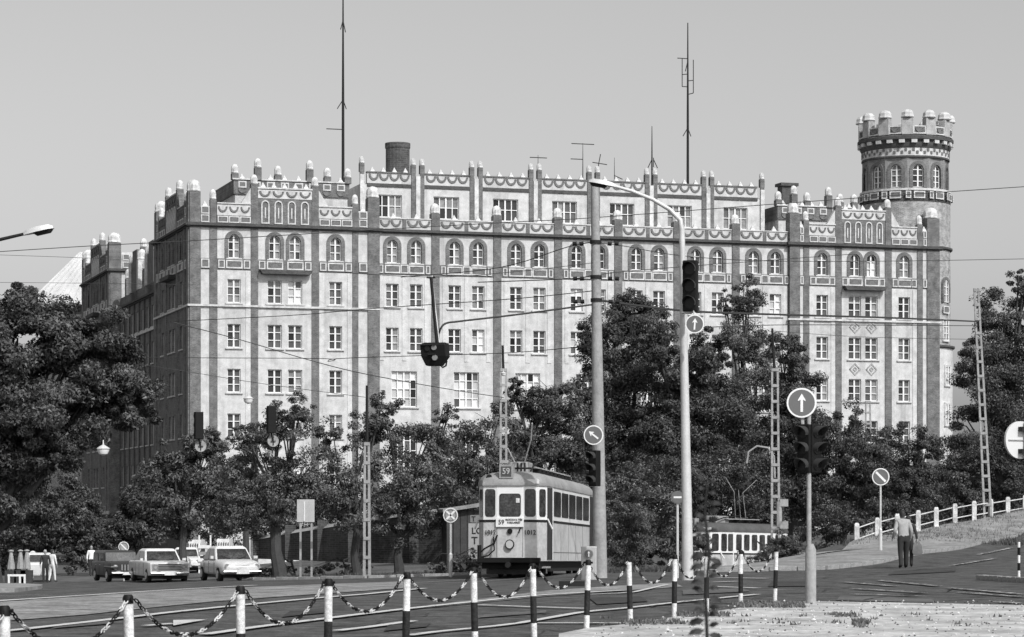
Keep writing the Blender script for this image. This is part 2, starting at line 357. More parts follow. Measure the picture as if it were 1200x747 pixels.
# window kinds, shared meshes
def arch_pts(w, h, n=10, x=0, z=0, ext=0):
    r = w / 2; pts = [(x - r - ext, z - ext * 0)]
    for k in range(n + 1):
        a = math.pi - math.pi * k / n; pts.append((x + (r + ext) * math.cos(a), z + h - r + (r + ext) * math.sin(a)))
    pts.append((x + r + ext, z)); return pts
WK = {}
def wmesh(w, h, nx, ny, arch, var):
    key = (round(w, 2), round(h, 2), nx, ny, arch, var)
    if key in WK: return WK[key]
    rr = random.Random(str(key)); g = MB(); fr = MB()
    for i in range(nx):
        for j in range(ny):
            x0 = -w/2 + w*i/nx; x1 = x0 + w/nx; z0 = h*j/ny; z1 = z0 + h/ny; a = rr.uniform(-.02, .02); b = rr.uniform(-.02, .02)
            g.add([(x0, a, z0), (x1, -a, z0), (x1, -a + b, z1), (x0, a + b, z1)], [(0, 1, 2, 3)])
    if arch:
        o = arch_pts(w, h, 10); i_ = arch_pts(w - .16, h - .08, 10); i_[0] = (i_[0][0], .07); i_[-1] = (i_[-1][0], .07)
        fr.ring(o, i_, -.10, -.03)
    else:
        o = [(-w/2, 0), (-w/2, h), (w/2, h), (w/2, 0)]; i_ = [(-w/2+.08, .08), (-w/2+.08, h-.08), (w/2-.08, h-.08), (w/2-.08, .08)]; fr.ring(o, i_, -.10, -.03)
    for i in range(1, nx):
        x = -w/2 + w*i/nx; t = .075 if (nx == 2 or i == nx // 2) else .045; fr.box(x - t, x + t, -.12, -.03, .05, h - .03)
    for j in range(1, ny):
        z = h*j/ny; zz = z + (.03 if arch else .02); fr.box(-w/2 + .05, w/2 - .05, -.11, -.032, zz - .035, zz + .035)
    r = (g.mesh('window', [M_GLASS, M_BLIND, M_CURT]), fr.mesh('window_frame', M_FRAME)); WK[key] = r; return r
SILL = {}
def window(M, x, z, w, h, nx=2, ny=3, arch=False, sill=True, depth=.28, blind=None, big=False):
    gm, fm = wmesh(w, h, nx, ny, arch, random.randrange(5))
    if blind is None and random.random() < .07: blind = True
    if blind:
        gm = gm.copy(); gm.polygons.foreach_set('material_index', [1 if (random.random() < (.75)) else 0 for _ in gm.polygons])
    else:
        q = random.random()
        if q < .5:
            gm = gm.copy(); half = random.choice(('all', 'top', 'left', 'right')); n_ = len(gm.polygons)
            gm.polygons.foreach_set('material_index', [2 if (half == 'all' and random.random() < .85) or (half == 'top' and k % ny >= ny - 1) or (half == 'left' and k < n_ // 2) or (half == 'right' and k >= n_ // 2) else 0 for k in range(n_)])
    o = inst(gm, 'window', bld, M @ Tr(x, depth, z)); inst(fm, 'window_frame', o)
    if sill:
        k = round(w, 2)
        if k not in SILL: SILL[k] = MB().box(-w/2 - .2, w/2 + .2, -.42, -.02, -.14, -.02).mesh('sill', M_TRIM)
        inst(SILL[k], 'sill', o)
    return o
SUR = {}
def surround(M, x, z, w, h):
    k = (round(w, 2), round(h, 2))
    if k not in SUR:
        mb = MB(); o = arch_pts(w, h, 14, ext=.33); i = arch_pts(w, h, 14); mb.ring(o, i, -.07, .2, closed=False); SUR[k] = mb.mesh('arch_surround', M_BRICK)
        m2 = MB(); o2 = arch_pts(w, h, 14, ext=.40); i2 = arch_pts(w, h, 14, ext=.33); m2.ring(o2, i2, -.05, .0, closed=False); SUR[k + (1,)] = m2.mesh('surround_edge', M_TRIM)
    o = inst(SUR[k], 'arch_surround', bld, M @ Tr(x, 0, z))
def wall(M, x0, x1, z0, z1, holes, m, name='wall', depth=.34):
    xs = sorted({x0, x1} | {q for h in holes for q in (h[0], h[1])}); zs = sorted({z0, z1} | {q for h in holes for q in (h[2], h[3])}); mb = MB()
    def hole(a, b): return any(h[0] < a < h[1] and h[2] < b < h[3] for h in holes)
    for i in range(len(xs) - 1):
        for j in range(len(zs) - 1):
            if not hole((xs[i]+xs[i+1])/2, (zs[j]+zs[j+1])/2):
                mb.add([(xs[i],0,zs[j]),(xs[i+1],0,zs[j]),(xs[i+1],0,zs[j+1]),(xs[i],0,zs[j+1])], [(0,1,2,3)])
    for a, b, c, d in holes:
        mb.add([(a,0,c),(a,depth,c),(a,depth,d),(a,0,d)], [(0,1,2,3)]); mb.add([(b,0,c),(b,depth,c),(b,depth,d),(b,0,d)], [(0,1,2,3)])
        mb.add([(a,0,c),(b,0,c),(b,depth,c),(a,depth,c)], [(0,1,2,3)]); mb.add([(a,0,d),(b,0,d),(b,depth,d),(a,depth,d)], [(0,1,2,3)])
    o = mb.build(name, m, bld); o.matrix_local = M; return o
def bpart(name, mb, m, M=None, **k):
    o = mb.build(name, m, bld, **k)
    if M is not None: o.matrix_local = M
    return o
# ornaments, shared meshes
def half_ring(r, t, n=12, flip=True):
    s = -1 if flip else 1
    o = [(r*math.cos(math.pi*k/n), s*r*math.sin(math.pi*k/n)) for k in range(n+1)]; i = [((r-t)*math.cos(math.pi*k/n), s*(r-t)*math.sin(math.pi*k/n)) for k in range(n+1)]
    return o, i
_o, _i = half_ring(.58, .2); ME_SWAG = MB().ring(_o, _i, -.08, 0, closed=False).mesh('swag', M_BRICK)
_o, _i = half_ring(.5, .16); ME_SWAG_S = MB().ring(_o, _i, -.08, 0, closed=False).mesh('swag', M_BRICK)
def panel_mesh(w, h, t=.12):
    mb = MB(); mb.ring([(-w/2,0),(-w/2,h),(w/2,h),(w/2,0)], [(-w/2+t,t),(-w/2+t,h-t),(w/2-t,h-t),(w/2-t,t)], -.06, .0); mb.mi = 1
    mb.box(-w/2+t, w/2-t, -.02, .0, t, h-t); return mb.mesh('panel', [M_TRIM, M_BRICK])
PM = {}
def panel(M, x, z, w, h, t=.12):
    k = (round(w, 1), round(h, 1), t)
    if k not in PM: PM[k] = panel_mesh(w, h, t)
    return inst(PM[k], 'panel', bld, M @ Tr(x, -.075, z))
def cap_prof(r): return [(r*1.18, 0), (r*1.25, .1), (r*1.25, .22), (r*1.12, .3), (r*1.2, .62), (r*1.02, .95), (r*.6, 1.15), (r*.12, 1.24)]
PN = {}
def pinnacle(M, x, z0, zt, w, cap=1.2, y=0., m=None):
    m = m or M_BRICK; k = (round(zt - z0, 2), round(w, 2), m.name)
    if k not in PN: PN[k] = MB().box(-w/2, w/2, -w/2, w/2, 0, zt - z0).mesh('pinnacle', m)
    o = inst(PN[k], 'pinnacle', bld, M @ Tr(x, y, z0)); kc = ('c', round(w, 2), cap)
    if kc not in PN:
        mb = MB(); s = w * .5
        prof = [(s*1.08, 0), (s*1.28, .07), (s*1.28, .16*cap), (s*1.16, .2*cap), (s*1.22, .48*cap), (s*1.1, .72*cap), (s*.72, .9*cap), (s*.15, .98*cap)]
        mb.lathe([(a*.88, b*.9) for a, b in prof], 8); me = mb.mesh('pinnacle_cap', M_CAP, True); PN[kc] = me
    inst(PN[kc], 'pinnacle_cap', o, Tr(0, 0, zt - z0) @ Matrix.Rotation(R(22.5), 4, 'Z'))
    return o
ME_FIN = MB().add([(-.24,-.2,0),(.24,-.2,0),(.24,.2,0),(-.24,.2,0),(0,0,.5)], [(0,1,4),(1,2,4),(2,3,4),(3,0,4),(3,2,1,0)]).mesh('finial', M_CAP)
def cornice(M, x0, x1, z, m=M_BRICKD, p=.38):
    mb = MB().box(x0, x1, -p*.5, .1, z - .12, z).box(x0, x1, -p, .1, z, z + .16).box(x0, x1, -p*.7, .1, z + .16, z + .26); bpart('cornice', mb, m, M)
def swags(M, x0, x1, z, n, small=False):
    s = (x1 - x0) / n
    for i in range(n): inst(ME_SWAG_S if small else ME_SWAG, 'swag', bld, M @ Tr(x0 + s*(i+.5), -.002, z) @ Matrix.Diagonal((min(1.1, s/1.22), 1, 1, 1)))
def lancets(M, x0, x1, z0, h, n=4):
    s = (x1 - x0) / n
    for i in range(n):
        x = x0 + s*(i+.5); w = s*.62
        mb = MB().ring(arch_pts(w, h, 8), arch_pts(w-.22, h-.11, 8)[:1] and [(a, max(b, .1)) for a, b in arch_pts(w-.22, h-.11, 8)], -.08, 0)
        mb.box(-.055, .055, -.06, 0, .5, h-.65); o = bpart('lancet_panel', mb, M_TRIM, M @ Tr(x, -.052, z0))
def pavilion(M, e, blind=False, shade=False, mats=None):
    """five-bay corner pavilion; e = six dark pilasters (x0, x1)"""
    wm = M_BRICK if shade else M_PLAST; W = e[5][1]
    A = (e[1][1], e[2][0]); B = (e[2][1], e[3][0]); C = (e[3][1], e[4][0])
    cols = [((A[0]+A[1])/2, 1.2), (B[0] + (B[1]-B[0])*.31, 1.3), (B[0] + (B[1]-B[0])*.69, 1.3), ((C[0]+C[1])/2, 1.2)]
    holes = []
    for x, ww in cols:
        holes.append((x-.52, x+.52, 27.5, 29.6))
        for z0, z1 in ROWS: holes.append((x-ww/2, x+ww/2, z0, z1))
    wall(M, 0, W, -.5, ZC, holes, wm)
    for x, ww in cols:
        window(M, x, 27.5, 1.04, 2.1, arch=True); surround(M, x, 27.5, 1.04, 2.1)
        for z0, z1 in ROWS: window(M, x, z0, ww, z1 - z0)
    for i, (a, b) in enumerate(e):
        bpart('pilaster', MB().box(a, b, -.14 if i in (0, 5) else -.10, .05, -.5, ZC - .13), M_BRICK, M)
    # raised surrounds of the bays: pale pilaster strips beside the windows
    for a, b in (A, C):
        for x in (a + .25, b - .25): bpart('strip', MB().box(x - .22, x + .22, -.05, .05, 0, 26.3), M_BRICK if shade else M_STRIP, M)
    cornice(M, -.25, W + .25, ZC)
    bpart('string_course', MB().box(-.16, W + .16, -.2, .05, 23.12, 23.3), M_TRIM, M)
    # ornament band under the arched windows
    for a, b in ((e[0][1], e[1][0]), A, B, C, (e[4][1], e[5][0])):
        bpart('brick_band', MB().box(a, b, -.055, .05, 26.45, 27.42), M_BRICK, M)
    for x, ww in cols: panel(M, x, 26.55, 1.5, .75)
    for (a, b) in (A, C):
        for x in (a + .38, b - .38): panel(M, x, 26.55, .6, .75, .1)
    for x in (B[0] + .35, B[1] - .35): panel(M, x, 26.55, .6, .75, .1)
    for x, q in (((e[0][1]+e[1][0])/2, e[1][0]-e[0][1]), ((e[4][1]+e[5][0])/2, e[5][0]-e[4][1])): panel(M, x, 26.55, min(.75, q-.06), .8, .1)
    bpart('hood', MB().prism([(B[0]+.3, 26.1), (B[1]-.3, 26.1), (B[1]-.05, 26.45), (B[0]+.05, 26.45)], -.75, .0), M_BRICKD, M)
    # parapet
    p0 = ZC + .26
    for (a, b), lean in ((A, 1), (C, -1)):
        zl = p0 + 1.75; zg = zl + 1.5
        n = 8; pts = [(a, p0), (b, p0)]
        if lean > 0:
            xs = b; pts += [(b, zg)] + [(b - .9*math.sin(q) - 0, zg - 1.45 + 1.45*(1-math.sin(q)) ) for q in [math.pi/2*k/n for k in range(1, n+1)]] + [(a, zl)]
        else:
            pts += [(b, zl)] + [(a + .9*math.sin(q), zg - 1.45 + 1.45*(1-math.sin(q))) for q in [math.pi/2*k/n for k in range(n, 0, -1)]] + [(a, zg)]
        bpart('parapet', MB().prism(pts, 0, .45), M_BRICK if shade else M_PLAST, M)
        bpart('brick_band', MB().box(a, b, -.05, .0, p0, p0 + .72), M_BRICK, M)
        s = (b - a) / 3
        for i in range(3): panel(M @ Tr(0, .005, 0), a + s*(i+.5), p0 + .06, s*.94, .58, .09)
        swags(M, a, b, p0 + 1.5, 3, True)
        bpart('coping', MB().box(a, b, -.1, .5, zl, zl + .1), M_TRIM, M)
    for a, b in ((e[0][1], e[1][0]), (e[4][1], e[5][0])):
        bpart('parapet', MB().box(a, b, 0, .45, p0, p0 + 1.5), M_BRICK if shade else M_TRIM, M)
        for k in (0, 1): panel(M, (a+b)/2, p0 + .05 + .75*k, min(.75, b - a - .04), .66, .09)
        inst(ME_FIN, 'finial', bld, M @ Tr((a+b)/2, .2, p0 + 1.5))
    gz = p0 + 3.2
    for xg, sg in ((B[0], -1), (B[1], 1)):
        n = 10; oo = [(xg + sg*1.9*(1 - math.cos(q)) + sg*(.55 if 0 else .35), gz - .35 - 1.25*math.sin(q)) for q in [math.pi/2*k/n for k in range(n+1)]]; ii = [(x - sg*.04, z + .2) for x, z in oo]
        bpart('shaded_coping', MB().ring(oo, ii, .02, .4, closed=False), M_BRICKD, M)  # curved coping coloured dark to stand for its shade
    bpart('gable', MB().box(B[0], B[1], -.05, .45, p0, gz), M_BRICK, M)
    bpart('coping', MB().box(B[0] - .05, B[1] + .05, -.15, .55, gz, gz + .14), M_TRIM, M)
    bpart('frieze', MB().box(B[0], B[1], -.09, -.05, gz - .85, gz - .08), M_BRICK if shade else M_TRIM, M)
    swags(M @ Tr(0, -.09, 0), B[0], B[1], gz - .2, 4, True); lancets(M, B[0]+.05, B[1]-.05, p0 + .08, 2.1)
    for i in range(5): inst(ME_FIN, 'finial', bld, M @ Tr(B[0] + (B[1]-B[0])*(i+.5)/5, .2, gz + .13))
    for i, (a, b) in enumerate(e):
        x = (a + b) / 2; wd = b - a
        if i in (0, 5): pinnacle(M, x, p0, p0 + 2.75, wd*.98, 1.25, y=wd/2 - .12)
        elif i in (1, 4): pinnacle(M, x, p0, p0 + 2.1, .55, 1.05, y=.2)
        else: pinnacle(M, x, p0, p0 + 3.6, .62, 1.0, y=.22)
# --- left front pavilion
eL = [(U(a), U(b)) for a, b in ((222, 235), (245.5, 254.4), (294, 302.3), (365.3, 373.6), (413, 419.7), (431, 444.6))]; eL[0] = (0., eL[0][1])
F0 = Tr(0, 0, 0); pavilion(F0, eL)
W1 = eL[5][1]
# --- right front pavilion
off = U(925); eR = [(U(a) - off, U(b) - off) for a, b in ((925, 937), (941.5, 948), (979, 986), (1037, 1044.6), (1074.6, 1081), (1086, 1100.6))]
pavilion(Tr(off, 0, 0), eR)
for q_ in (.31, .69):
    for z_ in (18.55, 22.6):
        xq = eR[2][1] + (eR[3][0] - eR[2][1])*q_; bpart('diamond_panel', MB().ring([(-.62, 0), (0, .62), (.62, 0), (0, -.62)], [(-.45, 0), (0, .45), (.45, 0), (0, -.45)], -.06, .0).ring([(-.25, 0), (0, .25), (.25, 0), (0, -.25)], [(-.1, 0), (0, .1), (.1, 0), (0, -.1)], -.06, .0), M_TSHAFT, Tr(off + xq, 0, z_))
W2 = off + eR[5][1]
# --- main front between them, 7 bays
m0, m1 = (W1 - (W1 - eL[5][0]) / 2), off + (eR[0][0] + eR[0][1]) / 2; bay = (m1 - m0) / 7; MM = Tr(0, .3, 0)
holes = []; big = []
for i in range(7):
    xc = m0 + bay*(i+.5)
    for s in (-1, 1):
        x = xc + s*1.13; holes.append((x-.52, x+.52, 27.5, 29.6))
        for z0, z1 in ROWS[:2] : holes.append((x-.6, x+.6, z0, z1))
    holes.append((xc-1.2, xc+1.2, 14.4, 17.65)); holes.append((xc-1.2, xc+1.2, 8.6, 12.2))
wall(MM, W1 - .02, off + .02, -.5, ZC, holes, M_PLAST)
for i in range(7):
    xc = m0 + bay*(i+.5); xl, xr = m0 + bay*i, m0 + bay*(i+1); hw = .37
    a = W1 + .01 if i == 0 else xl + hw; b = off - .01 if i == 6 else xr - hw
    for s in (-1, 1):
        x = xc + s*1.13; window(MM, x, 27.5, 1.04, 2.1, arch=True); surround(MM, x, 27.5, 1.04, 2.1)
        for j, (z0, z1) in enumerate(ROWS[:2]): window(MM, x, z0, 1.2, z1 - z0, blind=True if (i, s, j) in ((3, -1, 1), (6, 1, 0)) else None)
        panel(MM, x, 26.55, 1.45, .75); panel(MM, xc + s*2.22, 26.55, .42, .75, .09)
    panel(MM, xc, 26.55, .65, .75, .1)
    window(MM, xc, 14.4, 2.4, 3.25, 4, 4, blind=True if i < 3 else None); window(MM, xc, 8.6, 2.4, 3.6, 4, 4)
    for s in (-1, 0, 1): bpart('strip', MB().box(xc + s*2.1 - .2, xc + s*2.1 + .2, -.045, .05, 18.6, 26.3), M_STRIP, MM)
    bpart('brick_band', MB().box(a, b, -.055, .05, 26.45, 27.42), M_BRICK, MM)
    p0 = ZC + .26
    bpart('parapet', MB().box(a, b, 0, .4, p0, p0 + .95), M_PLAST, MM)
    bpart('coping', MB().box(a, b, -.08, .48, p0 + .95, p0 + 1.05), M_TRIM, MM)
    swags(MM, a + .1, xc - .25, p0 + .82, 2); swags(MM, xc + .25, b - .1, p0 + .82, 2)
    bpart('brick_band', MB().box(xc - .18, xc + .18, -.05, 0, p0, p0 + .94), M_BRICK, MM)
    for k in (.28, .72): inst(ME_FIN, 'finial', bld, MM @ Tr(a + (b-a)*k, .2, p0 + 1.04))
    if i:
        bpart('pilaster', MB().box(xl - hw, xl + hw, -.12, .05, -.5, ZC - .13), M_BRICK, MM)
        pinnacle(MM, xl, p0, p0 + 1.55, .8, 1.1, y=.25)
cornice(MM, W1 + .3, off - .3, ZC)
# --- set-back top storey
SV = 6.0; MS = Tr(0, SV, 0); s0, s1 = U(424, SV), U(893, SV); sb = (s1 - s0) / 7 ; st = 35.3
cs = [U(x, SV) for x in (455.8, 523, 592.5, 661.6, 729, 796.5, 862)]
prs = [(cs[i] + cs[i+1]) / 2 for i in range(6)]
wall(MS, s0, s1, 29, st, [(x - 1.25, x + 1.25, 32.3, 34.4) for x in cs], M_PLAST)
ends = [s0] + prs + [s1]
for i, x in enumerate(cs):
    window(MS, x, 32.3, 2.5, 2.1, 4, 2, sill=False); a, b = ends[i], ends[i+1]
    a2 = a + (.62 if i else .5); b2 = b - (.62 if i < 6 else .5)
    bpart('brick_band', MB().box(a2, b2, -.1, .05, st - .18, st + .12), M_BRICKD, MS)
    bpart('parapet', MB().box(a2, b2, -.0, .4, st + .12, st + 1.1), M_PLAST, MS); bpart('coping', MB().box(a2, b2, -.1, .5, st + 1.1, st + 1.22), M_BRICK, MS)
    swags(MS, a2 + .15, b2 - .15, st + .98, 4)
    for k in range(4): inst(ME_FIN, 'finial', bld, MS @ Tr(a2 + (b2-a2)*(k+.5)/4, .2, st + 1.2))
for i, x in enumerate(ends):
    for s in ((-1, 1) if 0 < i < 7 else (0,)):
        bpart('pilaster', MB().box(x + s*.42 - .2, x + s*.42 + .2, -.12, .05, 29, st + 1.15), M_BRICK, MS)
        pinnacle(MS, x + s*.42, st + 1.15, st + 1.95, .45, .75, y=.1)
    bpart('strip', MB().box(x - .2, x + .2, -.2, .05, 29, st + .9), M_TRIM, MS)
def solid(x0, x1, y0, y1, z0, z1, m, name='roof_block'): return bpart(name, MB().box(x0, x1, y0, y1, z0, z1), m)
solid(s0, s1, SV + .32, 17.5, 26, st + .1, M_PLAST)
solid(.6, W2 - .6, .62, 18, -.5, ZC + .1, M_ROOF, 'core_block'); solid(1.2, 16.8, 18, 66, -.5, 26.2, M_ROOF, 'core_block')  # unseen cores added so no light leaks through the hollow shell
# --- attic turrets behind the two gables
def attic(ua, ub, v0, v1, zt):
    solid(ua, ub, v0, v1, ZC, zt - 1.3, M_PLAST, 'attic'); Ma = Tr(0, v0, 0)
    bpart('attic_parapet', MB().box(ua - .15, ub + .15, -.15, .35, zt - 1.3, zt), M_BRICK, Ma); bpart('coping', MB().box(ua - .25, ub + .25, -.25, .45, zt, zt + .12), M_TRIM, Ma)
    n = int((ub - ua) / 1.25)
    for i in range(n):
        x = ua + (ub-ua)*(i+.5)/n; panel(Ma @ Tr(0, -.08, 0), x, zt - .72, .75, .6, .12); inst(ME_SWAG_S, 'swag', bld, Ma @ Tr(x, -.15, zt - .8) @ Matrix.Diagonal((.8, 1, .8, 1)))
    bpart('attic_parapet', MB().box(ua - .15, ua + .2, .36, v1 - v0, zt - 1.3, zt), M_BRICK, Ma)
    for k, x in enumerate((ua, ua + .2*(ub-ua), ua + .38*(ub-ua), ua + .66*(ub-ua), ua + .82*(ub-ua), ub)): pinnacle(Ma, x, zt, zt + (1.15 if k in (1, 3) else .55), .62, 1.0, y=(0 if k % 2 else .1))
    for k in range(8): inst(ME_FIN, 'finial', bld, Ma @ Tr(ua + (ub-ua)*(k+.5)/8, .1, zt + .12))
attic(4.9, 15.4, 4, 14, 35.0); attic(off + 1.0, off + 9.0, 5, 14, 34.6)
# --- left side: pavilion, lower wing, far pavilion (in shade)
vA = 18.0; LM = lambda v_end, u0=0.: Matrix(((0, 1, 0, u0), (-1, 0, 0, v_end), (0, 0, 1, 0), (0, 0, 0, 1)))
k = vA / W1; eS = [(vA - b*k, vA - a*k) for a, b in reversed(eL)]
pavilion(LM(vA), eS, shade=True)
vB, vC = 46.3, 66.5
ML = LM(vB, 1.1); Lw = vB - vA; hs = []; nb = 9
for i in range(nb):
    x = Lw*(i+.5)/nb
    for z0, z1 in ROWS: hs.append((x-.6, x+.6, z0 - (0 if z0 < 20 else .4), z1 - (0 if z0 < 20 else .4)))
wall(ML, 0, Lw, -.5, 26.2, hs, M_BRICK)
for i in range(nb):
    x = Lw*(i+.5)/nb
    for z0, z1 in ROWS: window(ML, x, z0 - (0 if z0 < 20 else .4), 1.2, z1 - z0)
    bpart('pilaster', MB().box(x - Lw/nb/2 - .25, x - Lw/nb/2 + .25, -.12, .05, -.5, 26.2), M_BRICKD, ML)
cornice(ML, 0, Lw, 26.2); bpart('parapet', MB().box(0, Lw, 0, .4, 26.46, 27.4), M_BRICK, ML)
bpart('string_course', MB().box(0, Lw, -.2, .05, 22.7, 22.95), M_TRIM, ML)
solid(3.4, 12, 19, 45, 26.2, 29.8, M_TRIM, 'wing_attic')
for vv in (27., 37.):
    bpart('gable', MB().box(vB - vv - 2.2, vB - vv + 2.2, 0, .45, 26.46, 30.5).box(vB - vv - 1.4, vB - vv + 1.4, 0, .45, 30.5, 31.6), M_BRICK, ML)
    for s in (-2.6, 2.6): pinnacle(ML, vB - vv + s, 27.4, 30.4, .9, 1.25, y=.3, m=M_TRIM)
for vv in (20.5, 32., 43.): pinnacle(ML, vB - vv, 27.4, 29.2, .8, 1.25, y=.4)
k2 = (vC - vB) / W1; eS2 = [((vC - vB) - b*k2, (vC - vB) - a*k2) for a, b in reversed(eL)]
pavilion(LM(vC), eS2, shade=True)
MR = Tr(0, vB, 0)
wall(MR, 0, 16, -.5, ZC, [], M_PLAST); bpart('pilaster', MB().box(0, 1.2, -.13, .05, -.5, ZC), M_BRICK, MR); cornice(MR, -.2, 16, ZC)
bpart('parapet', MB().box(1.2, 16, 0, .45, ZC + .26, ZC + 2), M_TRIM, MR)
for x in (1.7, 2.6): panel(MR, x, ZC + .35, .75, .66, .1); panel(MR, x, ZC + 1.15, .75, .66, .1)
pinnacle(MR, 3.6, ZC + .26, ZC + 2.6, .7, 1.1, y=.2); pinnacle(MR, .6, ZC + .26, ZC + 3.0, 1.15, 1.25, y=.6)
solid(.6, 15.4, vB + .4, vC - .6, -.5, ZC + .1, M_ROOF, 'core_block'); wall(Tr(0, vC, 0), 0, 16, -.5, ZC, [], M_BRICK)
for w_, m_ in ((vA, LM(vA)), (vC - vB, LM(vC)), (Lw, ML)): bpart('plinth', MB().box(0, w_, -.3, -.02, -.5, 4.6), M_BRICKD, m_); bpart('plinth_ledge', MB().box(0, w_, -.45, -.02, 4.6, 4.95), M_TRIM, m_)
# right side wall
wall(Matrix(((0, -1, 0, W2), (1, 0, 0, 0), (0, 0, 1, 0), (0, 0, 0, 1))), 0, 18, -.5, ZC, [], M_PLAST)
# --- round tower
tu, tv = W2 - .9, 5.6; TW = Tr(tu, tv, 0); Rt = 4.1; zs = 3.0
tz = lambda py: CH + (HZ - py) / F * 257.6 - ZB
n = 12; wins = []
def ringwall(z0, z1, r, m, name, nseg=48, t=.0):
    return bpart(name, MB().lathe([(r, z0), (r, z1)], nseg), m, TW, smooth=True)
ringwall(tz(404), tz(236), 4.4, M_TSHAFT, 'tower_wall'); ringwall(-.5, tz(406), 4.62, M_STRIP, 'tower_wall')
for y_, r_ in ((406, 4.85), (290, 4.62)): bpart('tower_ring', MB().lathe([(4.3, tz(y_ + 2)), (r_ - .1, tz(y_ + 1)), (r_, tz(y_)), (r_, tz(y_ - 2)), (4.3, tz(y_ - 3))], 48), M_BRICKD, TW, smooth=True)
for y_, h_, arch_ in ((353, 2.2, True), (398, 2.0, False), (451, 1.9, False), (498, 2.1, False)):
    for a_ in (8, 36):
        Mq = TW @ Matrix.Rotation(R(a_), 4, 'Z') @ Tr(0, -(4.30 if y_ < 404 else 4.52), tz(y_)); gm, fm = wmesh(1.0, h_, 2, 3, arch_, a_ % 3)
        o = inst(gm, 'window', bld, Mq @ Tr(0, -.06, 0)); inst(fm, 'window_frame', o, Tr(0, -.03, 0)); rg = MB()
        if arch_: rg.ring(arch_pts(1.0, h_, 12, ext=.3), arch_pts(1.0, h_, 12), -.25, .2, closed=False)
        else: rg.ring([(-.65, -.12), (-.65, h_ + .12), (.65, h_ + .12), (.65, -.12)], [(-.5, 0), (-.5, h_), (.5, h_), (.5, 0)], -.22, .2)
        bpart('window_surround', rg, M_BRICK if arch_ else M_TRIM, Mq)
        if arch_: panel(Mq @ Tr(0, -.12, 0), 0, -1.1, 1.2, .75); ringwall(tz(236), tz(223), 4.42, M_BRICK, 'tower_band')
ringwall(tz(223), tz(220.5), 4.5, M_TRIM, 'tower_sill_course')
# drum with deep arched windows: twelve wall pieces
za, zb_ = tz(220.5), tz(184)
for i in range(n):
    a = 2*math.pi*(i+.5)/n + .12; Mw = TW @ Matrix.Rotation(a, 4, 'Z') @ Tr(0, -Rt, 0); hw = Rt*math.tan(math.pi/n)
    wall(Mw, -hw, hw, za, zb_, [(-.55, .55, za + .12, za + 2.37)], M_TBRICK, 'tower_wall')
    window(Mw, 0, za + .12, 1.1, 2.25, 2, 4, arch=True, sill=False); surround(Mw, 0, za + .12, 1.1, 2.25)
    panel(Mw @ Tr(0, -.30, 0), 0, tz(232.5), 1.15, .7); panel(Mw @ Matrix.Rotation(0, 4, 'Z') @ Tr(0, -.24, 0), -1.1, tz(232.5), .55, .7, .1)
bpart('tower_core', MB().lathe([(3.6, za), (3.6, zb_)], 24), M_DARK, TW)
ringwall(zb_, tz(182), 4.34, M_BRICKD, 'tower_band'); ringwall(tz(182), tz(173), 4.28, M_TRIM, 'tower_frieze')
me_d = MB().box(-.11, .11, -.05, .05, 0, .28).mesh('frieze_block', M_BRICK)
for i in range(72):
    a = 2*math.pi*i/72
    for kk in range(1):
        inst(me_d, 'frieze_block', bld, TW @ Matrix.Rotation(a, 4, 'Z') @ Tr(0, -4.29, tz(182) + .18 + .26*(i % 2)))
bpart('tower_cornice', MB().lathe([(4.3, tz(173)), (4.45, tz(170)), (4.45, tz(165)), (4.72, tz(163)), (4.72, tz(159.5)), (4.5, tz(158))], 48), M_BRICKD, TW, smooth=True)
me_c = MB().box(-.28, .28, -.2, .2, 0, .32).mesh('corbel', M_TRIM)
for i in range(24): inst(me_c, 'corbel', bld, TW @ Matrix.Rotation(2*math.pi*i/24, 4, 'Z') @ Tr(0, -4.5, tz(167.5)))
bpart('tower_parapet', MB().lathe([(4.42, tz(158)), (4.42, tz(148)), (4.0, tz(148)), (4.0, tz(158))], 36), M_BRICK, TW)
for i in range(n):
    a = 2*math.pi*i/n + .12; Mw = TW @ Matrix.Rotation(a, 4, 'Z') @ Tr(0, -4.25, 0)
    o = bpart('merlon', MB().box(-.56, .56, -.36, .36, tz(158), tz(138.5)), mat('merlon_stone', .36, .9, .3, 1.5, .3, 10), Mw, bevel=.03)
    bpart('merlon_cap', MB().lathe([(.62, 0), (.68, .08), (.62, .25), (.6, .5), (.42, .72), (.1, .82)], 8), M_STRIP, Mw @ Tr(0, 0, tz(138)) @ Matrix.Rotation(R(22.5), 4, 'Z'))
    b = a + math.pi/n; Mx = TW @ Matrix.Rotation(b, 4, 'Z') @ Tr(0, -4.48, 0)
    q = inst(PM.get((1.2, .7, .12)) or panel_mesh(1.3, .8), 'panel', bld, Mx @ Tr(0, 0, tz(157)))
    inst(ME_SWAG_S, 'swag', bld, Mx @ Tr(0, -.02, tz(150.5)) @ Matrix.Diagonal((.8, 1, .8, 1)))
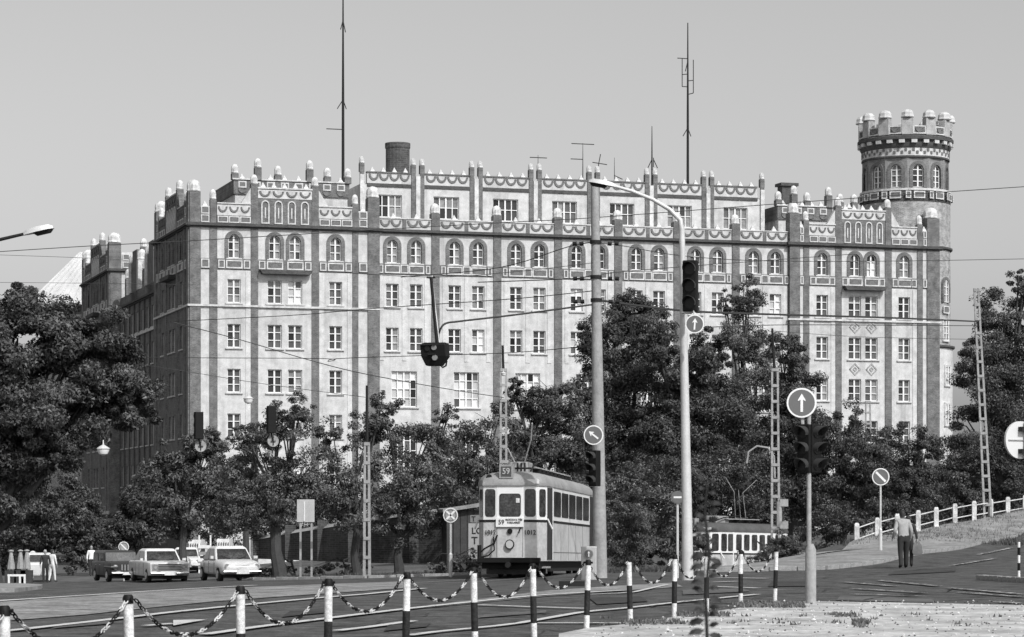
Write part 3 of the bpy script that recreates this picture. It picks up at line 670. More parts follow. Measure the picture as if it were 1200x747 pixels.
# --- chimney, masts and aerials on the roof
def brel(px, py, v): u = U(px, v); d = D0 + ST*u + CT*v; return u, v, CH + (HZ - py) / F * d - ZB
def world(u, v, z): return Vector((BX + CT*u - ST*v, D0 + ST*u + CT*v, z + ZB))
u, v, z = brel(466, 169, 13); o = MB().lathe([(1.15, 0), (1.15, z - st - .1 - .5), (1.22, z - st - .5), (1.22, z - st - .05), (.95, z - st - .05), (.9, z - st - 1)], 20)
ch = o.build('chimney', mat('sooty_brick', .06, .9, .4, .8, .3, 10, brick=.6)); ch.location = world(u, v, st + .1); ch.rotation_euler = (0, 0, TH); tag(ch, 'dark round brick chimney rising above the set-back storey', 'chimney')
def mast(px, ptop, v, zbase, r, label, arms=(), guys=()):
    u, v, zt = brel(px, ptop, v); o = empty('antenna_mast', world(u, v, zbase), TH, label, 'antenna'); H = zt - zbase; s = F / (D0 + ST*u + CT*v)
    MB().tube([(0, 0, 0), (0, 0, H*.5), (0, 0, H)], [r, r*.8, r*.35], 8).build('pole', M_DARK, o)
    for (dx0, y0, dx1, y1) in arms:
        MB().tube([(dx0/s, 0, H - (y0 - ptop)/s), (dx1/s, 0, H - (y1 - ptop)/s)], .045, 5).build('arm', M_DARK, o)
    return o
mast(402, -22, 12, ZC + 2, .16, 'tall thin antenna mast left of the round chimney', [(0, 24, -3, 35), (0, 24, 3, 38), (0, 117, -7, 128), (0, 117, 4, 128), (-20, 152, 0, 152)])
mast(806, 27, 12, st, .15, 'tall antenna mast with square side loops right of centre', [(-13, 69, 0, 69), (-7, 69, -7, 102), (-7, 102, 0, 102), (-7, 88, 0, 87), (0, 95, 7, 94), (7, 70, 7, 109), (7, 109, 0, 111), (0, 150, -6, 160), (0, 150, 4, 160), (0, 72, -3, 84)])
mast(764, 148, 12, st, .1, 'short whip aerial left of the loop mast', [(2, 185, 2, 196), (0, 187, -5, 197), (2, 187, 7, 197)])
mast(630.5, 182, 12, st, .06, 'small roof aerial with one crossbar above the fourth bay', [(-10, 185, 11, 185)])
mast(683, 168, 12, st, .06, 'branching television aerial beside the lamp head', [(-14, 169, 14, 169), (-15, 187, 0, 187), (12, 190, 30, 192), (22, 180, 18, 200)])
mast(720, 185, 12, st, .05, 'bent thin roof aerial right of the lamp head', [(0, 206, 10, 210)])
u, v, z = brel(922, 219, 12); o = MB().box(-.75, .75, -.6, .6, 0, z - 30.4).box(-.95, .95, -.8, .8, z - 30.4, z - 30.1).build('chimney_stack', M_BRICKD); o.location = world(u, v, 30.4); o.rotation_euler = (0, 0, TH); tag(o, 'squat dark chimney stack left of the right attic', 'chimney')
# --- far left house with the pale pitched roof
fh = empty('pale_roofed_house', P(60, 640, 330), 0, 'far house with big pale pitched roof behind the palace at left', 'house')
s = 330 / F
def rp(px, py, dy): return ((px - 60)*s, dy, (640 - py)*s)
hb = MB(); hb.box(-1.5*s*10, 55*s, 1, 14, 0, 283*s); hb.build('wall', M_BRICKD, fh)
rf = MB(); rf.loft([[rp(30, 357, 0), rp(118, 357, 0), rp(118, 357, 18), rp(30, 357, 18)], [rp(84, 290, 6), rp(118, 292, 6), rp(118, 292, 12), rp(84, 290, 12)]]); rf.build('roof', M_PALE_ROOF, fh)
for i in range(9):
    t_ = (i + .5) / 9; a_ = Vector(rp(30, 357, 0)).lerp(Vector(rp(118, 357, 0)), t_); b_ = Vector(rp(84, 290, 6)).lerp(Vector(rp(118, 292, 6)), t_); MB().tube([a_ + Vector((0, -.05, .0)), b_ + Vector((0, -.05, 0))], .07, 5).build('roof_seam', M_PALE_ROOF, fh)
# ---------------------------------------------------------------- trees
def leaf_mesh(name, blobs, size, dens, m, seed, sub=14, gap=.0):
    g = np.random.default_rng(seed); C = []; O = []
    for (c, r) in blobs:
        c = np.array(c, float); r = np.array(r, float); area = 4*math.pi*((r[0]*r[1])**1.6 + (r[0]*r[2])**1.6 + (r[1]*r[2])**1.6)**(1/1.6) / 3**(1/1.6)
        ns = max(22, int(3.4 * sub * (area / 60) ** .75)); n = int(area * dens * 22)
        d = g.normal(size=(ns, 3)); d /= np.linalg.norm(d, axis=1)[:, None]; rad = .25 + .72 * g.random(ns) ** .55
        sc_ = c + d * r * rad[:, None]; sr = r.min() * g.uniform(.16, .42, ns); k = g.integers(0, ns, n)
        e = g.normal(size=(n, 3)); e /= np.linalg.norm(e, axis=1)[:, None]; q = g.random(n) ** .45
        p = sc_[k] + e * (sr[k] * q)[:, None] * np.array([1.15, 1.15, .75]); C.append(p); O.append(e * .55 + d[k] * .45)
    LEAFN[0] += sum(map(len, C)); C = np.concatenate(C); O = np.concatenate(O); n = len(C)
    nrm = O + g.normal(scale=.45, size=(n, 3)) + np.array([0, 0, .45]); nrm /= np.linalg.norm(nrm, axis=1)[:, None]
    t = np.cross(nrm, g.normal(size=(n, 3))); t /= np.linalg.norm(t, axis=1)[:, None]; t[:, 2] -= .35; t /= np.linalg.norm(t, axis=1)[:, None]; b = np.cross(nrm, t)
    s = size * .40 * g.uniform(.5, 1.5, n)[:, None]
    V = np.stack([C - t*s*.5 - b*s*.28, C + t*s*.7, C - t*s*.35 + b*s*.36], 1).reshape(-1, 3)
    me = bpy.data.meshes.new(name); me.vertices.add(3*n); me.loops.add(3*n); me.polygons.add(n)
    me.vertices.foreach_set('co', V.ravel()); me.loops.foreach_set('vertex_index', np.arange(3*n)); me.polygons.foreach_set('loop_start', np.arange(0, 3*n, 3)); me.polygons.foreach_set('loop_total', np.full(n, 3))
    me.materials.append(m); me.update(); return me
TS = [100]; LEAFN = [0]
def tree(name, label, bx, d, blobs, size=.3, dens=17, m=None, trunk=.2, group='trees in front of the palace', base=None, lean=0, dd=0., cat='tree'):
    """blobs: (px, py, rx, ry[, depth offset]) in photo pixels at distance d"""
    m = m or M_LEAF; TS[0] += 1; dens *= random.Random(TS[0]).uniform(.8, 1.05); size *= random.Random(TS[0] + 50).uniform(.85, 1.2); b = base or onground(bx, d); o = empty(name, b, 0, label, cat, group); rr = random.Random(TS[0]); bl = []
    for q in blobs:
        off = q[4] if len(q) > 4 else rr.uniform(-.6, .6); c = P(q[0], q[1], d + off) - b; s = d / F; bl.append((tuple(c), (q[2]*s, max(q[2], q[3])*s*.85, q[3]*s)))
    cr = inst(leaf_mesh('crown', bl, size, dens, m, TS[0]), 'crown', o)
    top = Vector(max((x[0] for x in bl), key=lambda c: c[2])); low = Vector(min((x[0] for x in bl), key=lambda c: c[2]))
    mb = MB(); fork = Vector((low.x*.12, low.y*.1, max(.8, (low.z - .2) * .75)))
    mb.tube([(0, 0, -.3), (0, 0, .3), tuple(fork*.55 + Vector((rr.uniform(-.1, .1), 0, 0))), tuple(fork)], [trunk*1.5, trunk*1.1, trunk*.9, trunk*.8], 8)
    for c, r in bl:
        c = Vector(c); mid = fork.lerp(c, .5) + Vector((rr.uniform(-.3, .3), rr.uniform(-.3, .3), .25)); mb.tube([tuple(fork - Vector((0, 0, .1))), tuple(mid), tuple(c)], [trunk*.5, trunk*.28, trunk*.1], 6)
        for k in range(3):
            e = c + Vector((rr.uniform(-1, 1)*r[0], rr.uniform(-1, 1)*r[1], rr.uniform(-.2, .9)*r[2]))*.8; mb.tube([tuple(mid), tuple(c.lerp(e, .5) + Vector((0, 0, .15))), tuple(e)], [trunk*.2, trunk*.1, trunk*.04], 5)
    mb.build('trunk', M_BARK, o, smooth=True); return o
tree('chestnut_tree', 'big dark chestnut tree hanging in from the left edge', -10, 92, [(30, 405, 85, 60), (90, 400, 70, 52), (135, 440, 52, 48), (152, 475, 42, 30), (60, 480, 95, 56), (0, 540, 66, 58), (60, 520, 60, 36), (-40, 470, 80, 90), (-5, 600, 42, 50), (20, 365, 50, 32)], .25, 24, trunk=.35, group=None)
tree('street_tree', 'dark street tree behind the parked cars, beneath the globe lamp', 165, 150, [(175, 600, 40, 42), (200, 580, 38, 45), (145, 628, 32, 28)], .32, 15)
tree('street_tree', 'street tree in front of the palace corner, above the kiosks', 216, 128, [(215, 590, 42, 46), (245, 545, 36, 40), (205, 550, 34, 42), (262, 580, 36, 44), (238, 518, 24, 20)], .27, 11, M_LEAF2)
tree('street_tree', 'thick-trunked street tree right of the white rounded saloon', 328, 97, [(300, 540, 34, 45), (325, 500, 24, 28), (285, 512, 20, 20), (340, 510, 33, 44), (330, 580, 50, 40), (285, 590, 36, 36), (365, 560, 34, 40), (352, 480, 17, 26)], .21, 12, M_LEAF2, trunk=.24)
tree('street_tree', 'slim street tree just behind the white rounded saloon', 291, 112, [(280, 560, 36, 40), (300, 520, 24, 30), (268, 600, 30, 30), (310, 600, 30, 28)], .23, 9, M_LEAF2, trunk=.16)
tree('street_tree', 'loose street tree left of the thin lattice post', 418, 98, [(395, 570, 38, 44), (430, 520, 30, 42), (420, 600, 42, 34), (385, 520, 24, 30), (446, 480, 16, 28)], .21, 12, M_LEAF2, trunk=.17)
tree('street_tree', 'tall street tree right of the thin lattice post', 468, 99, [(470, 560, 42, 50), (455, 500, 28, 40), (500, 520, 34, 42), (475, 610, 44, 34), (520, 580, 34, 44), (525, 490, 16, 22)], .21, 12, M_LEAF2, trunk=.18)
tree('street_tree', 'leafy tree above the round crossed sign and dark hut', 548, 112, [(545, 530, 36, 44), (580, 505, 34, 40), (530, 580, 34, 36), (570, 560, 34, 30)], .23, 12, M_LEAF2)
tree('street_tree', 'rounded tree directly above the tram roof', 632, 122, [(620, 490, 38, 38), (650, 470, 34, 38), (640, 530, 48, 40), (600, 460, 18, 18), (670, 520, 34, 44)], .25, 17)
tree('street_tree', 'tall broad tree right behind the concrete mast', 735, 150, [(720, 400, 38, 55), (755, 390, 34, 48), (705, 460, 40, 60), (760, 470, 50, 60), (735, 530, 60, 55), (742, 360, 22, 20), (690, 395, 16, 24)], .3, 17, trunk=.3)
tree('street_tree', 'tall tree behind the pale lamp column', 805, 146, [(800, 450, 42, 45), (830, 420, 30, 40), (790, 520, 55, 50), (840, 490, 45, 55), (770, 410, 20, 26)], .3, 17, trunk=.3)
tree('street_tree', 'pointed tall tree reaching highest beside the lamp column', 876, 150, [(876, 345, 21, 26), (872, 385, 30, 40), (885, 440, 36, 50), (860, 500, 42, 50), (850, 355, 10, 16)], .28, 14, M_LEAF2, trunk=.25)
tree('street_tree', 'dense dark tree behind the tapering lattice mast', 925, 140, [(918, 420, 28, 36), (935, 455, 28, 40), (915, 500, 40, 50), (945, 520, 34, 50), (930, 570, 45, 45)], .27, 18, trunk=.25)
tree('street_tree', 'dark tree behind the arrow sign signal post', 985, 138, [(990, 500, 32, 34), (1012, 540, 34, 46), (975, 560, 40, 50), (1020, 590, 34, 34)], .26, 18)
tree('street_tree', 'low spreading tree behind the two walkers', 1062, 142, [(1055, 525, 34, 34), (1085, 530, 24, 36), (1070, 575, 46, 40), (1035, 570, 34, 44), (1105, 575, 30, 38)], .26, 18)
tree('street_tree', 'large tree at the right edge beside the tower', 1185, 128, [(1185, 380, 42, 55), (1160, 440, 42, 50), (1205, 470, 50, 70), (1140, 420, 22, 24), (1150, 510, 42, 50), (1195, 550, 50, 45), (1130, 560, 28, 34), (1198, 330, 20, 18)], .25, 19, trunk=.32)
tree('street_tree', 'shaded bushy tree above the second tram', 840, 134, [(800, 570, 45, 45), (850, 565, 50, 40), (890, 590, 40, 40), (830, 610, 34, 30)], .25, 17)
tree('street_tree', 'shaded tree between the concrete mast and lamp column', 735, 128, [(740, 590, 48, 45), (700, 560, 30, 45), (770, 600, 36, 40), (720, 630, 36, 28)], .25, 12, M_LEAF2)
tree('street_tree', 'shaded tree filling behind the tram', 600, 138, [(590, 555, 44, 40), (560, 600, 40, 36), (520, 560, 34, 40), (640, 580, 40, 40), (680, 600, 34, 44)], .27, 15)
for px, d, lab, bl in ((700, 172, 'far dark tree deep behind the concrete mast', [(690, 590, 44, 50), (730, 620, 44, 40), (700, 540, 40, 40)]), (815, 176, 'far dark tree deep behind the lamp column', [(800, 560, 50, 60), (850, 600, 50, 50), (780, 620, 40, 36)]), (905, 170, 'far dark tree deep behind the tapering lattice mast', [(890, 560, 45, 60), (935, 590, 45, 50), (900, 630, 50, 30)]), (1000, 172, 'far dark tree deep behind the arrow signal post', [(985, 590, 45, 45), (1030, 600, 45, 40), (1010, 550, 34, 34)]), (1090, 176, 'far dark tree deep behind the fence near the tower foot', [(1080, 590, 45, 40), (1120, 580, 40, 44), (1160, 580, 40, 44)]),
                      (470, 165, 'far dark tree deep behind the garden wall centre', [(440, 590, 46, 44), (500, 580, 46, 46), (550, 600, 46, 40)]), (340, 168, 'far dark tree deep behind the garden wall left end', [(320, 600, 46, 40), (380, 600, 46, 44), (260, 610, 40, 34)])):
    tree('background_tree', lab, px, d, bl, .34, 9, group='dark trees deep behind')
for i, (px, d, lab, bl) in enumerate(((60, 185, 'far tree behind the white van at left', [(70, 600, 46, 46), (40, 630, 40, 30), (100, 620, 30, 34)]), (20, 190, 'far tree at the left edge under the chestnut', [(10, 600, 40, 50), (-15, 640, 40, 34)]), (112, 180, 'far tree left of the dark old car', [(112, 645, 22, 20), (138, 655, 20, 18), (90, 655, 22, 18)]))):
    tree('background_tree', lab, px, d, bl, .36, 11, group='far trees down the street at left')
def bush(label, bx, d, blobs, size=.16, dens=24, m=None, cat='bush', group='bushes on the bank'): return tree('bush', label, bx, d, blobs, size, dens, m or M_LEAF2, .05, group, cat=cat)
bush('pale tall shrub just right of the concrete mast', 742, 100, [(745, 570, 20, 34), (735, 610, 30, 34), (755, 625, 26, 30), (730, 645, 26, 22), (715, 600, 16, 26)])
bush('low shrub beside the dark hut left of the tram', 540, 90, [(535, 662, 22, 12), (510, 667, 18, 9), (555, 655, 12, 14)])
bush('small shrub against the brick wall by the lattice post', 405, 99, [(395, 668, 22, 9), (420, 666, 18, 10), (370, 670, 16, 8)])
bush('clipped round bush at the tail of the second tram', 922, 98, [(921, 638, 17, 17), (910, 644, 15, 18), (931, 645, 11, 18), (921, 652, 18, 12), (897, 656, 13, 9)], dens=60, m=M_LEAF)
bush('thin young shrub in front of the second tram', 893, 92, [(890, 656, 15, 10), (900, 650, 10, 12)])
bush('dark undergrowth below the concrete mast trees', 790, 118, [(770, 645, 30, 24), (800, 640, 30, 26), (735, 655, 20, 16)], .2, 17, M_LEAF)
bush('dark undergrowth behind the rail fence, left part', 985, 116, [(975, 615, 34, 28), (1015, 605, 34, 24), (1050, 600, 34, 22), (950, 630, 26, 20)], .2, 17, M_LEAF)
bush('dark undergrowth behind the rail fence, right part', 1120, 128, [(1090, 590, 34, 24), (1130, 585, 34, 24), (1170, 575, 34, 26), (1205, 570, 34, 28)], .2, 17, M_LEAF)
bush('shrub at the foot of the brick wall under the striped-leg board', 345, 100, [(335, 668, 16, 8), (312, 672, 14, 7)])
# grass tufts on bank, verge and the sandy walk
def tufts(name, label, areas, h, m):
    V = []; 
    for (x0, x1, y0, y1, n, fn) in areas:
        for _ in range(n):
            px, py = random.uniform(x0, x1), random.uniform(y0, y1); p = G(px, py) if fn == 'g' else onground(px, py); p.z += .1 if fn == 'g' and py > 700 else 0
            for k in range(7):
                a = random.uniform(0, 6.28); r = random.uniform(.02, .14); q = p + Vector((math.cos(a)*r, math.sin(a)*r, 0)); hh = h*random.uniform(.4, 1.2); dx = Vector((random.uniform(-1, 1), random.uniform(-1, 1), 0))*hh*.5
                wv = Vector((math.sin(a), math.cos(a), 0))*.02; V += [q - wv, q + wv, q + dx + Vector((0, 0, hh))]
    mb = MB(); mb.add(V, [(i, i+1, i+2) for i in range(0, len(V), 3)]); o = mb.build(name, m); tag(o, label, 'grass', kind='stuff'); return o
tufts('dry_grass', 'sparse dry grass tufts on the sandy walk edge', [(862, 945, 714, 720, 160, 'g'), (800, 850, 727, 731, 50, 'g'), (700, 1190, 726, 745, 22, 'g'), (975, 1000, 728, 732, 25, 'g'), (1005, 1015, 735, 745, 25, 'g'), (730, 800, 736, 741, 50, 'g')], .055, mat('dry_grass', .12, .9, island=.4))
tufts('bank_grass', 'rough grass on the shaded bank and verges', [(700, 800, 86, 104, 1400, 'd'), (300, 545, 96, 101, 900, 'd'), (990, 1200, 103, 124, 1500, 'd')], .22, mat('bank_grass', .07, .9, island=.4))
# foreground weed, out of focus
wd = empty('tall_weed', (P(826, 700, 6.5).x, 6.5, GZ(.5, 6.5)), 0, 'blurred tall dark weed close to the camera', 'weed'); zb = wd.location.z
st_pts = [(0, 0, 0)] + [tuple(P(x, y, 6.5) - wd.location) for x, y in ((829, 760), (827, 700), (831, 650), (826, 600), (829, 565))]
MB().tube(st_pts, [.0045, .0045, .0042, .004, .003, .002], 6).build('stem', mat('weed_stem', .014, .8), wd)
ml = mat('weed_leaf', .012, .7, .2, 20); rr = random.Random(3)
for y, side, L in [(745 - 5.6*k + rr.uniform(-2, 2), -1 if k % 2 else 1, (22 - 10*k/34)*rr.uniform(.7, 1.15)) for k in range(34)]:
    b0 = P(828 + side*2, y, 6.5) - wd.location; s = 6.5 / F; dz = rr.uniform(-.25, .5); dy = rr.uniform(-.6, .6); d = Vector((side, dy, dz)).normalized()*L*s*rr.uniform(.8, 1.05); wv = Vector((-dz*side, 0, 1)).normalized()*L*s*.19 + Vector((0, .008, 0))
    MB().add([b0, b0 + d*.4 + wv, b0 + d*.8 + wv*.7, b0 + d + Vector((0, 0, -.006)), b0 + d*.75 - wv*.7, b0 + d*.35 - wv, b0 + d*.5 + Vector((0, 0, .006))], [(0,1,6),(1,2,6),(2,3,6),(3,4,6),(4,5,6),(5,0,6)]).build('leaf', ml, wd)
# ---------------------------------------------------------------- garden wall, hut, hoarding, kiosks
gw = empty('garden_wall', onground(302, 118), 0, 'dark brick garden wall with pale sloping coping behind the street trees', 'wall'); b = gw.location
wp = [(302, 632.5, 113), (340, 625.5, 110), (378, 619.5, 107), (414, 613.5, 104), (450, 608.5, 103), (486, 603.5, 102), (524, 599, 101)]
for (xa, ya, da), (xb, yb, db) in zip(wp, wp[1:]):
    A0, B0 = P(xa, ya, da) - b, P(xb, yb, db) - b; la = GZ(A0.x + b.x, A0.y) - b.z - .3; lb = GZ(B0.x + b.x, B0.y) - b.z - .3; T = Vector((0, .35, 0))
    A1, B1 = Vector((A0.x, A0.y, la)), Vector((B0.x, B0.y, lb))
    MB().loft([[A1, B1, B1 + T, A1 + T], [A0, B0, B0 + T, A0 + T]]).build('wall_panel', M_BRICKD, gw)
    c = Vector((0, -.08, 0)); up = Vector((0, 0, .08)); MB().loft([[A0 + c, B0 + c, B0 + T - c, A0 + T - c], [A0 + up + T*.6, B0 + up + T*.6, B0 + up*1.6 + T, A0 + up*1.6 + T]]).build('coping', M_CONC, gw)
    MB().box(A0.x - .2, A0.x + .2, A0.y - .12, A0.y + .5, la, A0.z + .35).build('pier', M_BRICKD, gw)
ht = empty('dark_hut', onground(548, 97), R(6), 'low dark boarded hut with pale sloping roof left of the tram', 'hut')
hl, hr, hh = -.78, 1.5, 2.45; MB().box(hl, hr, 0, 2.2, -.3, hh).build('hut_core', M_DARK, ht); nb_ = 9
for i in range(nb_):
    x = hl + i*(hr - hl)/nb_; MB().box(x + .01, x + (hr - hl)/nb_ - .01, -.04, 0, -.2, hh - .02).build('board', M_WOOD, ht)
MB().loft([[(hl - .15, -.3, hh - .08), (hr, -.3, hh + .3), (hr, 2.4, hh + .3), (hl - .15, 2.4, hh - .08)], [(hl - .15, -.3, hh + .04), (hr, -.3, hh + .42), (hr, 2.4, hh + .42), (hl - .15, 2.4, hh + .04)]]).build('hut_roof', M_PAVE, ht)
lc = empty('hoarding', onground(556, 92), 0, 'pale advertising board lettered LC half hidden by the tram', 'hoarding'); b = lc.location; s = 92 / F
zz = lambda py: CH + (HZ - py) * s - b.z; xx = lambda px: (px - 600) * s - b.x
MB().box(xx(549), xx(580), 0, .06, zz(655), zz(613.5)).build('board', mat('hoarding_board', .36, .7, .1, 3), lc); MB().box(xx(551), xx(580), 0, .06, zz(612.5), zz(604)).build('top_board', mat('hoarding_top', .2, .7), lc)
text('lettering', 'LC', 10.5*s, (xx(552.5), -.012, zz(622.5)), lc, M_INK, align='LEFT'); text('lettering', 'T', 8*s, (xx(552.5), -.012, zz(608.4)), lc, M_INK, align='LEFT'); text('lettering', 'T', 12*s, (xx(552.5), -.012, zz(634)), lc, M_INK, align='LEFT')
for x in (552, 577): MB().box(xx(x) - .04, xx(x) + .04, .07, .13, -.3, zz(604)).build('post', M_DARK, lc)
for px, d, y0, y1, lab in ((229, 150, 633, 642, 'dark kiosk with white fringed awning left of the rounded saloon'), (262, 152, 632, 640, 'second dark kiosk with white fringed awning behind the rounded saloon')):
    o = empty('kiosk', onground(px, d), 0, lab, 'kiosk', 'kiosks behind the parked cars'); s = d / F; H = CH + (HZ - y1)*s - o.location.z; ha = (y1 - y0)*s; wv = 7.5*s
    MB().box(-wv, wv, 0, 1.6, -.2, H).build('cabin', M_WOOD, o); MB().box(-wv*.1, wv*.7, -.03, 0, H - .75, H - .35).build('notice', M_WHITE, o)
    MB().loft([[(-wv*1.05, -.5, H), (wv*1.05, -.5, H), (wv*1.05, 1.6, H), (-wv*1.05, 1.6, H)], [(-wv*.95, -.25, H + ha), (wv*.95, -.25, H + ha), (wv*.95, 1.6, H + ha), (-wv*.95, 1.6, H + ha)]]).build('awning', M_STRIP, o)
    for i in range(6): MB().box(-wv*.95 + i*wv*.36, -wv*.95 + i*wv*.36 + wv*.07, -.53, -.36, H + .02, H + ha*.55).build('awning_stripe', M_DARK, o)
    for i in range(5): MB().box(-wv + i*wv*.44, -wv + i*wv*.44 + wv*.26, -.52, -.46, H - .16, H + .0).build('fringe', M_STRIP, o)
# white panel bits behind kiosks: bench-like rack
o = empty('striped_barrier', onground(240, 140), 0, 'small striped barrier board between kiosk and rounded saloon', 'barrier'); 
for i in range(4): MB().box(-.35, .35, -.03, .03, .25 + i*.35, .42 + i*.35).build('slat', M_WHITE if i % 2 else M_CONC, o)
for s in (-.3, .3): MB().box(s - .04, s + .04, .035, .1, -.1, 2.0).build('post', M_WHITE, o)
# left edge: low white railing, folded parasols
o = empty('low_railing', onground(18, 128), 0, 'low white railing at the left edge in front of the parasols', 'railing'); s = 128 / F
for x in (-7.5, 5.5, 11): MB().box(x*s - .045, x*s + .045, -.05, .05, -.1, .46).build('post', M_WHITE, o)
MB().box(-9*s, 12*s, -.05, .05, .46, .56).build('rail', M_WHITE, o)
for i, px in enumerate((13, 24, 31.5)):
    d = 131; o = empty('folded_parasol', onground(px, d), 0, '%s folded white parasol by the low railing' % ('leftmost', 'middle', 'rightmost')[i], 'parasol', 'folded parasols at left')
    MB().tube([(0, 0, 0), (0, 0, 1.6)], .03, 6).build('pole', M_DARK, o); MB().lathe([(.2, .82), (.19, 1.0), (.15, 1.2), (.11, 1.45), (.07, 1.68), (.14, 1.70), (.13, 1.74), (.02, 1.78)], 8).build('canopy', M_CONC, o, smooth=True)
    MB().box(-.28, .28, -.2, .2, .1, .75).build('stand', M_WOOD, o)
# pebbles on the sandy walk
V_ = []; F_ = []; rp_ = random.Random(9)
for _ in range(1000):
    px_, d__ = rp_.uniform(690, 1260), rp_.uniform(30.5, 46); x_ = (px_ - 600)/F*d__
    if P(px_, 0, d__).x < .9 + (d__ - 34)*.28: continue
    z_ = GZ(x_, d__) + .105; r_ = rp_.uniform(.006, .02) * (1.8 if rp_.random() < .05 else 1); k_ = len(V_)
    V_ += [(x_ - r_, d__, z_), (x_ + r_, d__, z_), (x_, d__ - r_*.8, z_), (x_, d__ + r_*.8, z_), (x_, d__, z_ + r_*.8), (x_, d__, z_ - r_)]; F_ += [(k_ + a_, k_ + b_, k_ + c_) for a_, b_, c_ in ((0, 2, 4), (2, 1, 4), (1, 3, 4), (3, 0, 4), (2, 0, 5), (1, 2, 5), (3, 1, 5), (0, 3, 5))]
pe = MB().add(V_, F_).build('gravel', mat('gravel', .36, .95, island=.8)); tag(pe, 'loose pebbles scattered over the sandy walk', 'gravel', kind='stuff')
# ---------------------------------------------------------------- trams
def tram(loc, rz, pitch, label, L=13.6, number='1012', route='59', n=5, doorway=True, roofm=None):
    o = empty('tram', loc, rz, label, 'tram', 'trams'); o.rotation_euler = (pitch, 0, rz)
    def plan(sx=1., inset=0.):
        h = [(-.42, 0), (-.90, .10), (-1.13, .62), (-1.16, 1.8), (-1.16, L - 1.8), (-1.13, L - .62), (-.90, L - .1), (-.42, L)]
        pts = h + [(-x, y) for x, y in reversed(h)]
        return [(x*sx, L/2 + (y - L/2)*(1 - 2*inset/L)) for x, y in pts]
    def sec(z, sx=1., inset=0.): return [(x, y, z) for x, y in plan(sx, inset)]
    MB().loft([sec(.52), sec(1.76)]).build('lower_body', M_TRAM, o)
    MB().loft([sec(1.76, 1.003, -.003), sec(2.80, 1.003, -.003)]).build('window_band', M_TWHITE, o)
    MB().loft([sec(1.70, 1.01, -.012), sec(1.77, 1.01, -.012)]).build('belt_moulding', M_DARK, o)
    MB().loft([sec(2.80, 1.03, -.05), sec(2.88, 1.03, -.05), sec(3.0, .99, .0), sec(3.12, .9, .12), sec(3.2, .72, .35), sec(3.25, .4, .7)]).build('roof', roofm or M_TROOF, o, smooth=True)
    def pane(p0, p1, z0, z1, name='window', m=M_CGLASS, out=.014, rnd=.09):
        (xa, ya), (xb, yb) = p0, p1; ln = math.hypot(xb - xa, yb - ya); nx, ny = (yb - ya)/ln, -(xb - xa)/ln
        if nx*((xa+xb)/2) + ny*((ya+yb)/2 - L/2) < 0: nx, ny = -nx, -ny
        pts = []
        for cx, cz, a0 in ((rnd, z0 + rnd, 180), (ln - rnd, z0 + rnd, 270), (ln - rnd, z1 - rnd, 0), (rnd, z1 - rnd, 90)):
            for k in range(4): a = R(a0 + 30*k); pts.append((cx + rnd*math.cos(a), cz + rnd*math.sin(a)))
        vs = [(xa + (xb-xa)*u/ln + nx*out, ya + (yb-ya)*u/ln + ny*out, z) for u, z in pts]; vb = [(xa + (xb-xa)*u/ln - nx*.02, ya + (yb-ya)*u/ln - ny*.02, z) for u, z in pts]; n = len(pts)
        return MB().add(vs + vb, [tuple(range(n))] + [(i, (i+1) % n, n + (i+1) % n, n + i) for i in range(n)]).build(name, m, o)
    def lerp(a, b, t): return (a[0] + (b[0]-a[0])*t, a[1] + (b[1]-a[1])*t)
    for yy, sg in ((0, 1), (L, -1)):
        q = lambda x, y: (x, yy + sg*y)
        pane(q(-.36, 0), q(.36, 0), 1.86, 2.56)
        for s in (-1, 1):
            pane(lerp(q(s*.42, 0), q(s*.9, .1), .14), lerp(q(s*.42, 0), q(s*.9, .1), .88), 1.86, 2.7)
            pane(lerp(q(s*.9, .1), q(s*1.13, .62), .16), lerp(q(s*.9, .1), q(s*1.13, .62), .86), 1.86, 2.7)
            if not doorway: pane(q(s*1.135, .72), q(s*1.157, 1.2), 1.86, 2.7); pane(q(s*1.15, 1.32), q(s*1.16, 1.78), 1.86, 2.7); continue
            pane(q(s*1.133, .70), q(s*1.158, 1.72), .56, 2.76, 'doorway', mat('doorway_shade', .02, .5), rnd=.03)  # dark panel painted in for the shade of the open doorway
    y0, y1 = 1.95, L - 1.95; w_ = (y1 - y0) / n
    for s in (-1, 1):
        for i in range(n):
            pane((s*1.163, y0 + w_*i + .11*5/n), (s*1.163, y0 + w_*(i+1) - .11*5/n), 1.9, 2.68)
        MB().box(s*1.16 - .02, s*1.16 + .02, 1.76, 1.84, .56, 2.79).build('door_post', M_TWHITE, o)
        MB().tube([(s*1.16, .62, 1.8), (s*1.3, .75, 1.5)], .03, 6).build('mirror_arm', M_TWHITE, o)
    # nose: route board, headlight, bumper, coupling, hoses, fleet numbers
    MB().box(-.46, .46, -.06, -.02, 1.55, 1.82).build('route_board', M_WHITE, o)
    text('route_number', route, .2, (-.28, -.068, 1.69), o, M_INK); text('destination', 'MOSZKVA TÉR\nFARKASRÉT', .085, (.14, -.068, 1.72), o, M_INK)
    MB().disc((.0, -.05, 1.42), .085, .06, 16).build('upper_lamp', M_BLACK, o)
    MB().disc((.0, -.09, 1.02), .15, .1, 20).build('headlight_rim', M_DARK, o); MB().disc((.0, -.11, 1.02), .12, .05, 20).build('headlight', mat('lamp_lens', .45, .2), o)
    for x in (-.66, .66): text('fleet_number', number, .2, (x, .055 - .035, 1.38), o, M_INK, rot=(R(90), 0, R(12 if x > 0 else -12)))
    MB().box(-1.02, 1.02, -.28, .06, .46, .62).build('bumper', M_BLACK, o, bevel=.02); MB().tube([(0, -.5, .4), (0, 0, .4)], .09, 8).build('coupling', M_DARK, o)
